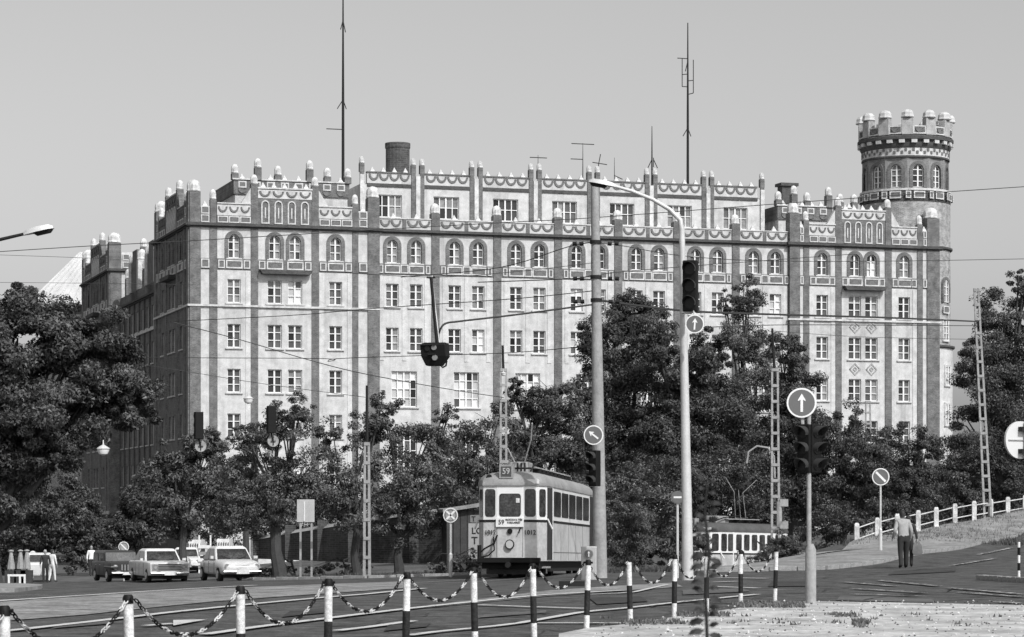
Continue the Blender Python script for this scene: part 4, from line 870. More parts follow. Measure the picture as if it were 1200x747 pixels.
    MB().tube([(-.42, -.02, 1.3), (-.5, -.14, 1.05), (-.8, -.16, .9), (-1.0, -.12, .75), (-1.02, -.12, .5)], .03, 6).build('brake_hose', M_BLACK, o)
    MB().tube([(-.55, -.02, 1.25), (-.5, -.12, .85), (-.7, -.14, .68), (-.98, -.1, .62)], .025, 6).build('brake_hose', M_BLACK, o)
    MB().tube([(-1.0, -.1, 1.0), (-1.0, -.1, .5)], .07, 8).build('hose_socket', M_BLACK, o); MB().tube([(.36, -.03, 1.55), (.3, -.08, 1.36)], .02, 5).build('wiper', M_BLACK, o)
    MB().box(-.95, .95, .1, L - .1, .28, .515).build('underframe', M_BLACK, o); MB().box(-.8, .8, .1, .5, .12, .27).build('life_guard', M_DARK, o)
    for y in (2.6, 4.4, L - 4.4, L - 2.6):
        for s in (-.72, .72):
            q = MB(); q.T = Tr(s, y, .36) @ Matrix.Rotation(R(90), 4, 'Y'); q.lathe([(.36, -.06), (.36, .06)], 20).build('wheel', M_DARK, o)
    for s in (-1.02, 1.02): MB().box(s - .05, s + .05, 1.9, L - 1.9, .2, .3).build('side_guard', M_DARK, o)
    MB().box(-1.15, -.8, .72, 1.4, .3, .36).box(.8, 1.15, .72, 1.4, .3, .36).build('step', M_CONC, o)
    for s in (-1, 1):
        for i in range(6): y = 1.9 + (L - 3.8)*i/5; MB().box(s*1.163 - .004, s*1.163 + .004, y - .012, y + .012, .54, 1.7).build('panel_seam', M_SDARK, o)
        MB().box(s*1.163 - .006, s*1.163 + .006, 1.9, L - 1.9, .78, .80).build('panel_seam', M_SDARK, o)
        MB().box(s*.43 - .008, s*.43 + .008, -.006, .02, .64, 1.7).build('panel_seam', M_SDARK, o)
    MB().box(.2, .32, -.03, -.016, 2.28, 2.42).build('permit_card', M_CAP, o)
    # roof gear
    bx = MB().box(-.36, .1, -.02, .34, 3.02, 3.44).build('number_box', M_TROOF, o); MB().box(-.30, .04, -.03, -.01, 3.08, 3.38).build('number_screen', mat('number_screen', .07, .4), o)
    text('route_number', route, .26, (-.13, -.045, 3.23), o, mat('number_paint', .42, .6))
    MB().disc((-.72, .12, 3.05), .1, .12, 12).build('roof_lamp', M_DARK, o)
    MB().box(.35, .95, .02, .1, 2.86, 2.99).build('roof_plate', M_WHITE, o)
    for i in range(9): MB().box(-.55, .55, 3.4 + .95*i, 3.44 + .95*i, 3.2, 3.42).build('walkway_bracket', M_DARK, o)
    for x in (-.5, .3): MB().box(x, x + .2, 2.3, L - 2.2, 3.42, 3.46).build('walkway_board', M_CONC, o)
    MB().box(-.3, .35, 1.5, 2.7, 3.24, 3.58).build('resistor_box', M_CONC, o, bevel=.02)
    for x in (.0, .12, .24): MB().box(x - .0, x + .05, 1.47, 1.5, 3.28, 3.54).build('vent', M_DARK, o)
    for s in (-.55, .55):
        MB().tube([(s, .9, 3.28), (s*.9, 2.0, 3.5), (s*.7, 3.6, 3.62)], .03, 5).build('collector_frame', M_DARK, o)
    MB().tube([(-.6, .7, 3.35), (.6, .7, 3.35)], .03, 5).build('collector_base', M_DARK, o); return o
tl = P(597.5, 678, 80); tl.z = -.33
tram(tl, R(-8.2), R(-1.0), 'near tram numbered 1012 on route 59, facing the camera')
t1 = bpy.data.objects['tram']; t1.scale = (.92, 1, 1)
for a, b_ in (((.15, 2.2, 3.6), (.45, 1.6, 4.25)), ((.45, 1.6, 4.25), (.55, 1.2, 4.75)), ((-.2, 2.2, 3.6), (-.35, 1.7, 4.0))): MB().tube([a, b_], .022, 5).build('collector_arm', M_GALV, t1)
t2 = P(812, 700, 128); t2.z = -2.02
o2 = tram(t2, R(-36), R(-1.0), 'second tram behind the kerb, partly hidden by a clipped bush', L=7.6, n=5, doorway=False, roofm=mat('tram_roof_shaded', .09, .8, .2, 1.5, spec=.2))  # roof colour darkened in place of the shade on this tram
for a, b_ in (((-.3, 4.4, 3.5), (-.15, 4.0, 4.8)), ((.3, 4.4, 3.5), (.35, 4.0, 4.75)), ((0, 4.4, 3.5), (.1, 4.0, 4.9)), ((-.15, 4.0, 4.8), (-.4, 3.6, 5.5)), ((.35, 4.0, 4.75), (.9, 4.4, 5.4)), ((-.3, 4.4, 3.5), (.3, 4.4, 3.5))): MB().tube([a, b_], .02, 5).build('collector_arm', M_KERB, o2)
# rails
def rail(pts, name='tram_rail'):
    pts = [Vector((p[0], p[1], 0)) for p in pts]; A = [p + Vector((-.035, 0, 0)) for p in pts]; B = [p + Vector((.035, 0, 0)) for p in pts]; sheet(name, A, B, 60, 1, .07, M_RAIL)
c0 = Vector((tl.x, tl.y)); 
for s in (-.72, .72): rail([(c0.x + s + 2.1, 97.5), (c0.x + s, 80), (c0.x + s - 1.6, 70), (c0.x + s - 5.5, 58), (c0.x + s - 14, 46), (c0.x + s - 30, 36)])
# ---------------------------------------------------------------- cars
def car(name, loc, rz, label, paint, L=4.1, W=1.6, H=1.4, hood=.86, kind='round', side=None):
    o = empty(name, loc, rz, label, 'car', 'vehicles at the left kerb'); hw = W/2
    def sec(y, w, z0, z1, r=.16, tuck=.0):
        pts = []
        for cx, cz, a0 in ((w - r, z1 - r, 0), (-w + r, z1 - r, 90), (-w + r*.6 + tuck, z0 + r*.6, 180), (w - r*.6 - tuck, z0 + r*.6, 270)):
            rr_ = r if a0 in (0, 90) else r*.6
            for k in range(4): a = R(a0 + 30*k); pts.append((cx + rr_*math.cos(a), y, cz + rr_*math.sin(a)))
        return pts
    rd = .22 if kind == 'round' else .08
    if kind == 'round':
        S = [sec(-.02, hw*.70, .42, hood - .26, .1), sec(.06, hw*.86, .34, hood - .12, .18), sec(.22, hw*.96, .3, hood - .04, rd), sec(.8, hw, .27, hood, rd), sec(1.4, hw, .27, hood + .03, .2), sec(L*.62, hw, .27, hood + .04, .2), sec(L - .5, hw*.98, .3, hood, .22), sec(L - .1, hw*.9, .38, hood - .14, .2), sec(L, hw*.75, .45, hood - .25, .1)]
    else:
        S = [sec(0, hw*.96, .38, hood - .05, .05), sec(.06, hw, .32, hood - .01, .06), sec(.8, hw, .28, hood + .03, .07), sec(1.4, hw, .27, hood + .05, .07), sec(L*.66, hw, .27, hood + .05, .07), sec(L - .1, hw, .3, hood, .07), sec(L, hw*.95, .38, hood - .05, .05)]
    MB().loft(S).build('body', paint, o, smooth=True)
    c0, c1, c2, c3 = 1.3, 1.3 + (.55 if kind != 'jeep' else .15), L*.70, L*.86 if kind != 'jeep' else L*.98; tw = hw*.80 if kind != 'jeep' else hw*.92; bw_ = hw*.93; hb = hood - .02
    if kind == 'jeep': c2 = L*.95
    def csec(y, w, z): return [(-w, y, z), (w, y, z)]
    lo_ = [(-bw_, c0, hb), (bw_, c0, hb), (bw_, c3, hb), (-bw_, c3, hb)]; up = [(-tw, c1, H - .09), (tw, c1, H - .09), (tw, c2, H - .09), (-tw, c2, H - .09)]
    top = [(-tw*.86, c1 + .12, H), (tw*.86, c1 + .12, H), (tw*.86, c2 - .12, H), (-tw*.86, c2 - .12, H)]
    cab = MB().loft([lo_, up, top]).build('cabin', paint, o, bevel=.07 if kind == 'round' else .05)
    def quad(a, b, c, d, m=.88, out=(0, 0, 0), name='window'):
        ce = (Vector(a) + Vector(b) + Vector(c) + Vector(d)) / 4; n = (Vector(b) - Vector(a)).cross(Vector(d) - Vector(a)).normalized()
        if n.dot(ce - Vector((0, (c0 + c3)/2, hb))) < 0: n = -n
        vs = [ce + (Vector(p) - ce)*m + n*.012 for p in (a, b, c, d)]; vb = [v_ - n*.02 for v_ in vs]
        MB().add(vs + vb, [(0,1,2,3),(0,1,5,4),(1,2,6,5),(2,3,7,6),(3,0,4,7)]).build(name, M_CGLASS, o)
    quad(lo_[0], lo_[1], up[1], up[0], .89, name='windscreen'); quad(lo_[2], lo_[3], up[3], up[2], name='rear_window')
    for s in (0, 1):
        a, b, c, d = (lo_[0], lo_[3], up[3], up[0]) if s == 0 else (lo_[1], lo_[2], up[2], up[1]); L3 = lambda p, q, t: tuple(Vector(p).lerp(Vector(q), t))
        quad(L3(a, b, .06), L3(a, b, .5), L3(d, c, .52), L3(d, c, .03), .88); quad(L3(a, b, .52), L3(a, b, .96), L3(d, c, .98), L3(d, c, .55), .86)
    for y in (.72, L - .78):
        for s in (-1, 1):
            q = MB(); q.T = Tr(s*(hw - .09), y, .30) @ Matrix.Rotation(R(90), 4, 'Y'); t_ = q.lathe([(.22, -.1), (.3, -.09), (.31, 0), (.3, .09), (.22, .1)], 20).build('wheel', M_RUB, o, smooth=True)
            q = MB(); q.T = Tr(s*(hw + .012), y, .30) @ Matrix.Rotation(R(90), 4, 'Y'); q.lathe([(.17, -.02), (.17, .01), (.08, .02)], 16).build('hub_cap', M_CHROME, t_)
    lz = hood - .25 if kind == 'round' else hood - .22; lx = hw*.72
    for s in (-1, 1):
        MB().disc((s*lx, .035 if kind == 'round' else -.03, lz), .115, .1, 18).build('headlight', M_CHROME, o); MB().disc((s*lx, .02 if kind == 'round' else -.045, lz), .085, .03, 16).build('headlamp_glass', M_WHITE if kind == 'jeep' else M_CONC, o)
        MB().box(s*(hw + .0) - .02, s*(hw + .14), c0 + .02, c0 + .07, hood + .05, hood + .16).build('wing_mirror', paint if kind != 'jeep' else M_DARK, o)
    MB().box(-hw*.96, hw*.96, -.10, .0, .38, .455).build('bumper', M_CHROME, o, bevel=.03); MB().box(-.26, .26, -.125, -.105, .33, .46).build('number_plate', M_WHITE, o)
    if kind == 'saloon':
        MB().box(-hw*.9, hw*.9, -.03, 0, lz - .14, lz + .14).build('grille', M_CHROME, o)
        for i in range(4): MB().box(-hw*.58, hw*.58, -.045, -.031, lz - .12 + i*.075, lz - .09 + i*.075).build('grille_bar', M_DARK, o)
    elif kind == 'jeep':
        for i in range(5): MB().box(-.3 + i*.14, -.26 + i*.14, -.02, .0, lz - .15, lz + .12).build('grille_slot', M_CONC, o)
        for s in (-1, 1): MB().box(s*hw*.82 - .2, s*hw*.82 + .2, -.12, 1.2, .62, .74).build('mudguard', paint, o, bevel=.05)
    else: MB().box(-.3, .3, -.0, .04, hood - .2, hood - .18).build('badge_strip', M_CHROME, o)
    for s in (-1, 1):
        if kind != 'jeep': MB().box(s*(hw + .004) - .008, s*(hw + .004) + .008, .35, L - .4, hood - .30, hood - .27).build('side_trim', M_CHROME, o)
        for y in (1.32, 2.25, 3.05): MB().box(s*(hw + .001) - .006, s*(hw + .001) + .006, y - .01, y + .01, .34, hood - .06).build('door_seam', M_DARK, o)
        for y in (2.1, 2.9): MB().box(s*(hw + .015) - .012, s*(hw + .015) + .012, y - .08, y + .06, hood - .15, hood - .12).build('door_handle', M_CHROME, o)
        MB().tube([(s*.15, c0 + .02, hood + .04), (s*.5, c0 + .1, hood + .14)], .012, 5).build('wiper', M_BLACK, o); MB().box(s*hw*.55 - .09, s*hw*.55 + .09, -.02, .02, lz - .24, lz - .17).build('indicator', M_CONC, o)
    MB().box(-hw*.85, hw*.85, .1, L - .2, .16, .3).build('underside', M_BLACK, o); return o
car('parked_car', onground(284, 104), R(20), 'white rounded saloon at the kerb, nearest the thick-trunked tree', M_CARW, 4.2, 1.64, 1.40)
car('parked_car', onground(199, 116), R(20), 'white square-grilled saloon between dark old car and rounded saloon', M_CARW, 4.5, 1.78, 1.47, .9, 'saloon')
car('parked_car', onground(150, 121), R(22), 'dark old-fashioned car with separate mudguards, left of the parked row', M_CARD, 3.9, 1.62, 1.42, .9, 'jeep')
car('parked_car', onground(219, 141), R(8), 'small pale car tucked behind the square-grilled saloon', M_CARW, 3.6, 1.5, 1.36)
o = empty('delivery_van', onground(41, 137), R(10), 'small white delivery van at far left beside the parasols', 'van', 'vehicles at the left kerb')
MB().box(-.42, .85, -.1, 3, .32, 1.0).build('lower_body', M_CARW, o, bevel=.08); MB().loft([[(-.42, .0, 1.0), (.85, .0, 1.0), (.85, 3, 1.0), (-.42, 3, 1.0)], [(-.38, .12, 1.5), (.8, .12, 1.5), (.8, 2.9, 1.5), (-.38, 2.9, 1.5)]]).build('cabin', M_CARW, o, bevel=.04)
MB().loft([[(-.3, -.0, 1.06), (.72, -.0, 1.06), (.72, .06, 1.06), (-.3, .06, 1.06)], [(-.27, .09, 1.42), (.7, .09, 1.42), (.7, .14, 1.42), (-.27, .14, 1.42)]]).build('windscreen', M_CGLASS, o)
for s in (-.3, .73):
    for y in (.5, 2.4):
        q = MB(); q.T = Tr(s, y, .3) @ Matrix.Rotation(R(90), 4, 'Y'); q.lathe([(.3, -.1), (.3, .1)], 16).build('wheel', M_RUB, o)
    MB().disc((s, -.13, .75), .09, .04, 12).build('headlight', M_CHROME, o)
# ---------------------------------------------------------------- people
def person(loc, rz, label, H=1.72, top=M_SHIRT, low=M_TROU, hair=M_HAIR, bend=0., armL=None, armR=None, stride=.12, cap=None, group=None, bulk=1.):
    o = empty('person', loc, rz, label, 'person', group); k = H / 1.72
    V = []; E = []; Rd = []
    def add(p, r, par=None):
        V.append(Vector(p)); Rd.append((r[0]*bulk, r[1]*bulk))
        if par is not None: E.append((par, len(V) - 1))
        return len(V) - 1
    b = bend; fy = lambda z: -b*max(0, z - .95)      # faces -y in its own frame, leaning forward
    pel = add((0, 0, .93), (.155, .115)); wst = add((0, fy(1.08), 1.08), (.145, .11), pel); chs = add((0, fy(1.28), 1.28), (.175, .125), wst); sho = add((0, fy(1.42), 1.42), (.13, .10), chs); nk = add((0, fy(1.5)*1.05, 1.49), (.058, .06), sho)
    for s, arm in ((-1, armL), (1, armR)):
        hip = add((s*.095, 0, .86), (.092, .1), pel); kn = add((s*.105, -.03 + s*stride*.4, .48), (.068, .07), hip); an = add((s*.11, s*stride, .09), (.047, .055), kn); add((s*.125, s*stride - .16, .04), (.042, .035), an)
        arm = arm or [(s*.25, .0, 1.14), (s*.27, -.06, .9)]
        sh = add((s*.175, fy(1.41), 1.41), (.07, .07), sho); el = add(arm[0], (.05, .05), sh); wr = add(arm[1], (.034, .034), el); add(Vector(arm[1]) + (Vector(arm[1]) - Vector(arm[0])).normalized()*.05, (.036, .026), wr)
    me = bpy.data.meshes.new('body'); me.from_pydata([v*k for v in V], E, []); t = bpy.data.objects.new('t', me); link(t)
    sk = t.modifiers.new('s', 'SKIN'); ss = t.modifiers.new('u', 'SUBSURF'); ss.levels = 2; ss.render_levels = 2
    for i, sv in enumerate(me.skin_vertices[0].data): sv.radius = (Rd[i][0]*k, Rd[i][1]*k); sv.use_root = (i == 0)
    bpy.context.view_layer.update(); m2 = bpy.data.meshes.new_from_object(t.evaluated_get(bpy.context.evaluated_depsgraph_get())); bpy.data.objects.remove(t)
    m2.materials.clear()
    for q in (top, low, M_SKIN, M_SHOE): m2.materials.append(q)
    hands = [Vector((armL or [(0,)*3, (-.27, -.06, .9)])[1])*k, Vector((armR or [(0,)*3, (.27, -.06, .9)])[1])*k]
    for p in m2.polygons:
        c = p.center; p.use_smooth = True
        if min((c - h).length for h in hands) < .085*k and abs(c.x) > .15*k: p.material_index = 2
        elif c.z > 1.47*k: p.material_index = 2
        elif c.z > .98*k or abs(c.x) > .215*k: p.material_index = 0
        elif c.z > .1*k: p.material_index = 1
        else: p.material_index = 3
    m2.name = 'body'; inst(m2, 'body', o)
    hy = fy(1.6)*1.1*k; hz = 1.615*k; q = MB(); secs = []
    for z, rx, ry, yo in ((-.12, .035, .04, -.02), (-.1, .055, .07, -.02), (-.05, .066, .088, -.008), (0, .075, .095, 0), (.05, .076, .098, .004), (.09, .062, .082, .006), (.112, .03, .04, .006)):
        secs.append([(rx*k*math.cos(2*math.pi*i/12), hy + yo*k + ry*k*math.sin(2*math.pi*i/12), hz + z*k) for i in range(12)])
    q.loft(secs); q.add([(-.012, hy - .09*k, hz - .03*k), (.012, hy - .09*k, hz - .03*k), (0, hy - .118*k, hz - .035*k), (0, hy - .09*k, hz + .01)], [(0, 1, 2), (1, 3, 2), (3, 0, 2)])
    hd = q.build('head', M_SKIN, o, smooth=True); q = MB()
    for s in (-1, 1): q.box(s*.078*k - .01, s*.078*k + .01, hy - .005, hy + .03, hz - .03*k, hz + .03*k)
    q.build('ears', M_SKIN, hd); q = MB()
    for s in (-1, 1): q.box(s*.03*k - .012, s*.03*k + .012, hy - .1*k, hy - .085*k, hz - .004, hz + .008)
    q.box(-.022, .022, hy - .092*k, hy - .08*k, hz - .068*k, hz - .06*k); q.build('face_features', M_INK, hd)
    secs = []
    for z, sc_ in ((-.07, 1.0), (0., 1.06), (.05, 1.08), (.095, .9), (.125, .45)):
        secs.append([(.077*k*sc_*math.cos(a), hy + .028*k + .085*k*sc_*math.sin(a) + (.02*k if math.sin(a) < 0 and z < .04 else 0), hz + z*k) for a in [2*math.pi*i/12 for i in range(12)]])
    MB().loft(secs).build('hair' if cap is None else 'cap', cap or hair, hd, smooth=True)
    for s, h in zip((-1, 1), hands):          # fingers
        dirn = (h - Vector(((armL if s < 0 else armR) or [(s*.25, 0, 1.14)])[0])*k).normalized(); q = MB(); base = h + dirn*.07*k
        for f in range(4):
            off_ = Vector((0, (f - 1.5)*.02*k, 0)); q.tube([base + off_, base + off_ + dirn*.035*k + Vector((-s*.004, -.004, 0)), base + off_ + dirn*(.06 + .01*(f in (1, 2)))*k + Vector((-s*.02, -.006, 0))], [.0095*k, .009*k, .007*k], 6)
        q.tube([h + dirn*.03*k + Vector((0, -.025*k, 0)), h + dirn*.06*k + Vector((-s*.01, -.05*k, 0)), h + dirn*.085*k + Vector((-s*.015, -.05*k, 0))], [.011*k, .010*k, .008*k], 6); q.build('fingers', M_SKIN, o, smooth=True)
    return o
pz = onground(1059, 81.5)
person(pz + Vector((0, 0, .035)), R(180 + 6), 'man in light shirt and dark trousers seen from behind on the road', 1.76, bend=.26, bulk=1.14, armR=[(.27, .02, 1.12), (.3, -.14, .93)], armL=[(-.24, .0, 1.14), (-.24, -.1, .93)])
p2 = onground(1064.5, 82.4)
person(p2 + Vector((0, 0, .035)), R(180 - 4), 'companion in dark clothes half hidden behind the man in light shirt', 1.60, top=M_COATD, low=M_COATD, bend=.14, armL=[(-.26, .03, 1.12), (-.29, .02, .88)])
q = empty('carrier_bag', p2 + Vector((.27, -.02, .42)), 0, 'grey carrier bag held by the dark-dressed companion', 'bag')
MB().loft([[(-.12, -.07, 0), (.12, -.07, 0), (.12, .07, 0), (-.12, .07, 0)], [(-.16, -.09, .08), (.16, -.09, .08), (.16, .09, .08), (-.16, .09, .08)], [(-.13, -.04, .32), (.13, -.04, .32), (.13, .04, .32), (-.13, .04, .32)], [(-.07, -.02, .4), (.07, -.02, .4), (.07, .02, .4), (-.07, .02, .4)]]).build('bag_body', M_BAG, q, smooth=True)
MB().tube([(-.06, 0, .39), (-.03, 0, .46), (.03, 0, .46), (.06, 0, .39)], .01, 5).build('handle', M_BAG, q)
for px, d, lab, tp, cp, rz in ((61, 136, 'person in white shirt standing far left beside the van', M_WHITE, None, 150), (53, 135, 'person with white cap standing close to the white van', M_COATD, M_WHITE, 20), (107, 146, 'person in white standing alone left of the dark old car', M_WHITE, None, 30)):
    person(onground(px, d), R(rz), lab, 1.68, top=tp, low=M_WHITE if 'white shirt standing' in lab else M_TROU, cap=cp, group='people at far left')
# ---------------------------------------------------------------- chain bollards
BXP = [7, 154, 283, 384, 475, 557, 626, 687, 739, 790, 828, 868, 908]
BD = [17.4, 19.8, 22.2, 24.7, 27.4, 30.1, 32.4, 34.9, 37.2, 39.6, 42.0, 44.6, 47.5]
ORD = ['first', 'second', 'third', 'fourth', 'fifth', 'sixth', 'seventh', 'eighth', 'ninth', 'tenth', 'eleventh', 'twelfth', 'thirteenth']
me_post = MB().lathe([(.038, -.1), (.038, .93)], 16).mesh('post', M_BOLL, True); me_cap = MB().lathe([(.0395, .93), (.0395, .985), (.028, 1.0)], 16).mesh('cap', M_BLACK, True)
me_band = MB().lathe([(.0395, .27), (.0395, .60)], 16).mesh('dark_band', M_BOLLD, True); me_eye = MB().tube([(-.06, 0, .965), (.06, 0, .965)], .014, 6).mesh('chain_eye', M_BLACK)
BP = []
for i, (px, d) in enumerate(zip(BXP, BD)):
    x = (px - 600)/F*d; p = Vector((x, d, CH - 1.0 + (0 if True else 0) - .0)); p.z = .0 + .0; BP.append(p)
    if px == 828: continue                       # missing post: its place is hidden by the weed
    o = empty('chain_bollard', p, 0, '%s black and white chain bollard counting from the left edge' % ORD[i], 'bollard', 'bollards of the chain row')
    o.rotation_euler = (R(random.uniform(-1.6, 1.6)), R(random.uniform(-1.7, 1.7)), R(random.uniform(0, 360)))
    for me, n in ((me_post, 'post'), (me_cap, 'cap'), (me_band, 'dark_band'), (me_eye, 'chain_eye')): inst(me, n, o)
o = empty('chain_bollard', BP[10], 0, 'black-capped chain bollard directly behind the blurred weed', 'bollard', 'bollards of the chain row')
for me, n in ((me_post, 'post'), (me_cap, 'cap'), (me_band, 'dark_band'), (me_eye, 'chain_eye')): inst(me, n, o)
def chain(a, b, sag, label):
    ln = (b - a).length*1.06; n = int(ln / .062); mb = MB(); prev = None
    f = lambda t: a.lerp(b, t) + Vector((0, 0, -4*sag*t*(1-t)))
    for i in range(n):
        p0, p1 = f(i/n), f((i+1)/n); c = (p0 + p1)/2; d = (p1 - p0).normalized(); side = d.cross(Vector((0, 0, 1))).normalized(); up = side.cross(d)
        if i % 2: side = up
        mb.mi = 1 if i % 7 in (3, 4, 5) else 0; h = .041; w_ = .0135
        pts = [c + d*h*.6 + side*w_, c + d*h, c + d*h*.6 - side*w_, c - d*h*.6 - side*w_, c - d*h, c - d*h*.6 + side*w_]; mb.tube(pts + [pts[0]], .0056, 5, cap=False)
    o = mb.build('chain', [M_BLACK, M_TRIM], smooth=True); return tag(o, label, 'chain', 'chains of the bollard row')
cl = ['chain between the %s and %s bollards from the left' % (ORD[i], ORD[i+1]) for i in range(12)]
a0 = Vector((-3.9, 15.0, .965)); chain(a0, BP[0] + Vector((0, 0, .965)), .3, 'chain running out of the left edge from the first bollard')
for i in range(12):
    chain(BP[i] + Vector((.03, 0, .965)), BP[i+1] + Vector((-.03, 0, .965)), [.30, .32, .33, .32, .30, .34, .30, .33, .36, .35, .38, .36][i], cl[i])
# ---------------------------------------------------------------- poles, signals, signs
def lattice(px0, py0, px1, d, wtop, wbot, label, tip=None, base=None):
    b = onground(px1, d); o = empty('lattice_pole', b, 0, label, 'pole', 'lattice poles of the tram line'); t = P(px0, py0, d) - b; s = d / F; H = t.z
    for sg in (-1, 1):
        MB().loft([[(sg*wbot*s/2 - .05, -.05, -.2), (sg*wbot*s/2 + .05, -.05, -.2), (sg*wbot*s/2 + .05, .05, -.2), (sg*wbot*s/2 - .05, .05, -.2)], [(t.x + sg*wtop*s/2 - .04, -.05, H), (t.x + sg*wtop*s/2 + .04, -.05, H), (t.x + sg*wtop*s/2 + .04, .05, H), (t.x + sg*wtop*s/2 - .04, .05, H)]]).build('upright', M_CONC, o)
    n = max(5, int(H / .62))
    for i in range(n + 1):
        q = i / n; z = H*q*.985; w_ = (wbot + (wtop - wbot)*q)*s/2; MB().box(t.x*q - w_ - .03, t.x*q + w_ + .03, -.07, -.051, z, z + .12).build('batten', M_CONC, o)
    if tip:
        e = P(tip[0], tip[1], d) - b; MB().tube([(t.x, 0, H - .3), tuple(e)], [.06, .045], 8).build('tip', M_DARK, o)
    return o
lattice(430, 520, 430, 93, 4.5, 6.5, 'thin lattice post standing before the street trees at left', tip=(430, 452))
lattice(590, 432, 590, 108, 6, 7.5, 'lattice pole rising behind the tram front', tip=(589, 405))
l9 = lattice(908, 432, 909, 108, 6.5, 9, 'tapering lattice mast beside the clipped round bush', tip=(905, 385))
lattice(1144, 338, 1158, 118, 4.5, 8, 'leaning lattice pole rising behind the rail fence')
lattice(1017, 470, 1019, 150, 5, 7, 'short distant lattice pole left of the round parking sign')
q = l9.location; MB().tube([P(908, 560, 108) - q, P(907, 535, 108) - q, P(900, 525, 108) - q, P(887, 523, 108) - q, P(877, 530, 108) - q, P(875, 543, 108) - q], .04, 6).build('lamp_bracket', M_CONC, l9)
for y in (588, 614): MB().box(.16, .5, -.12, .1, P(0, y, 108).z - q.z - .2, P(0, y, 108).z - q.z + .1).build('switch_box', M_CONC, l9)
MB().tube([P(913, 588, 108) - q, P(913, 618, 108) - q], .12, 8).build('cable_housing', M_CONC, l9)
# concrete mast
cp = onground(703.5, 77); cm = empty('concrete_mast', cp, 0, 'tall round concrete mast right of the tram carrying wires', 'mast'); tp = P(697, 216, 77) - cp
MB().tube([(0, 0, -.3), (0, 0, .0), tuple(tp*.5), tuple(tp)], [.21, .205, .165, .115], 16).build('shaft', M_CONC, cm, smooth=True)
for y, n_ in ((284, 2), (325, 2), (352, 2)):
    z = P(0, y, 77).z - cp.z; x = tp.x*z/tp.z; MB().lathe([(.17, z - .05), (.17, z + .05)], 14, c=(x, 0)).build('clamp', M_DARK, cm)
    for sg in (-1, 1):
        for i in range(2): MB().tube([(x + sg*(.35 + .2*i), 0, z - .04), (x + sg*(.47 + .2*i), 0, z - .05)], .06, 8).build('insulator', M_BLACK, cm)
# lamp column with curved arm
lp = onground(806, 70); lc_ = empty('street_lamp', lp, 0, 'tall pale street lamp column with long curved arm', 'street lamp')
q = lambda px, py: P(px, py, 70) - lp
MB().tube([(0, 0, -.2), tuple(q(805, 600)), tuple(q(801.5, 400)), tuple(q(799, 268))], [.16, .135, .1, .075], 16).build('column', M_GALV, lc_, smooth=True)
MB().tube([q(799, 270), q(797, 258), q(785, 246), q(765, 234), q(740, 224), q(722, 219)], [.075, .07, .06, .055, .05, .045], 10).build('arm', M_GALV, lc_, smooth=True)
def lamp_head(o, a, b, m=M_GALV):
    d = (b - a).normalized(); s_ = Vector((0, 1, 0)); up = d.cross(s_) if d.cross(s_).z > 0 else -d.cross(s_); secs = []
    for t_, w_, h in ((0, .06, .05), (.15, .13, .08), (.45, .17, .1), (.85, .17, .09), (1, .08, .04)):
        c = a.lerp(b, t_); secs.append([c + s_*w_ + up*-.02, c + s_*w_*.7 + up*h, c - s_*w_*.7 + up*h, c - s_*w_ - up*.02])
    MB().loft(secs).build('lamp_head', m, o, smooth=True)
    secs = []
    for t_, w_, h in ((.3, .1, .0), (.4, .14, .07), (.85, .14, .07), (.95, .08, .02)):
        c = a.lerp(b, t_) - up*.021; secs.append([c + s_*w_, c + s_*w_*.7 - up*h, c - s_*w_*.7 - up*h, c - s_*w_])
    MB().loft(secs).build('lamp_bowl', M_DARK, o, smooth=True)
lamp_head(lc_, q(722, 219), q(690, 213))
sp = onground(-75, 60); sl = empty('street_lamp', sp, 0, 'street lamp arm reaching in from the left edge', 'street lamp'); q = lambda px, py: P(px, py, 60) - sp
MB().tube([(0, 0, -.2), tuple(q(-75, 330)), tuple(q(-70, 300)), tuple(q(-45, 288)), tuple(q(0, 281)), tuple(q(30, 274))], [.1, .07, .06, .05, .04, .035], 10).build('column', M_DARK, sl, smooth=True); lamp_head(sl, q(28, 275), q(63, 267))
def arrow(mb, c, r, ang, t=.01, L=.72, hw=.3, sw=.1):
    dz, dx = math.cos(ang), math.sin(ang)
    def tr(x, z): return (c[0] + r*(x*dz + z*dx), c[2] + r*(-x*dx + z*dz))
    mb.prism([tr(*p) for p in ((-sw, -L), (sw, -L), (sw, .25), (hw, .12), (hw, .22), (0, L), (-hw, .22), (-hw, .12), (-sw, .25))], c[1] - t, c[1])
def round_sign(parent, c, r, face, rim=M_WHITE, motif=None, ang=0, rot=0, name='round_sign'):
    o = bpy.data.objects.new(name, MB().disc((0, 0, 0), r, .02, 32).mesh(name, rim)); link(o, parent); o.location = c; o.rotation_euler = (0, 0, rot)
    MB().disc((0, -.004, 0), r*.88, .006, 32).build('sign_face', face, o)
    m = MB()
    if motif == 'arrow': arrow(m, (0, -.005, 0), r*.85, ang, .006); m.build('arrow', M_WHITE, o)
    elif motif == 'bar': m.box(-r*.62, r*.62, -.012, -.005, -r*.14, r*.14); m.build('bar', M_WHITE, o)
    elif motif in ('slash', 'cross'):
        for a in ((1,) if motif == 'slash' else (1, -1)):
            k = r*.55; w_ = r*.09; m.prism([(-k - w_, a*k - w_*a), (-k + w_, a*k + w_*a), (k + w_, -a*k + w_*a), (k - w_, -a*k - w_*a)], -.012, -.005)
        m.build('stripe', M_WHITE, o); MB().ring([(r*.8*math.cos(2*math.pi*i/28), r*.8*math.sin(2*math.pi*i/28)) for i in range(28)], [(r*.68*math.cos(2*math.pi*i/28), r*.68*math.sin(2*math.pi*i/28)) for i in range(28)], -.009, -.005).build('ring', M_SDARK, o)
    return o
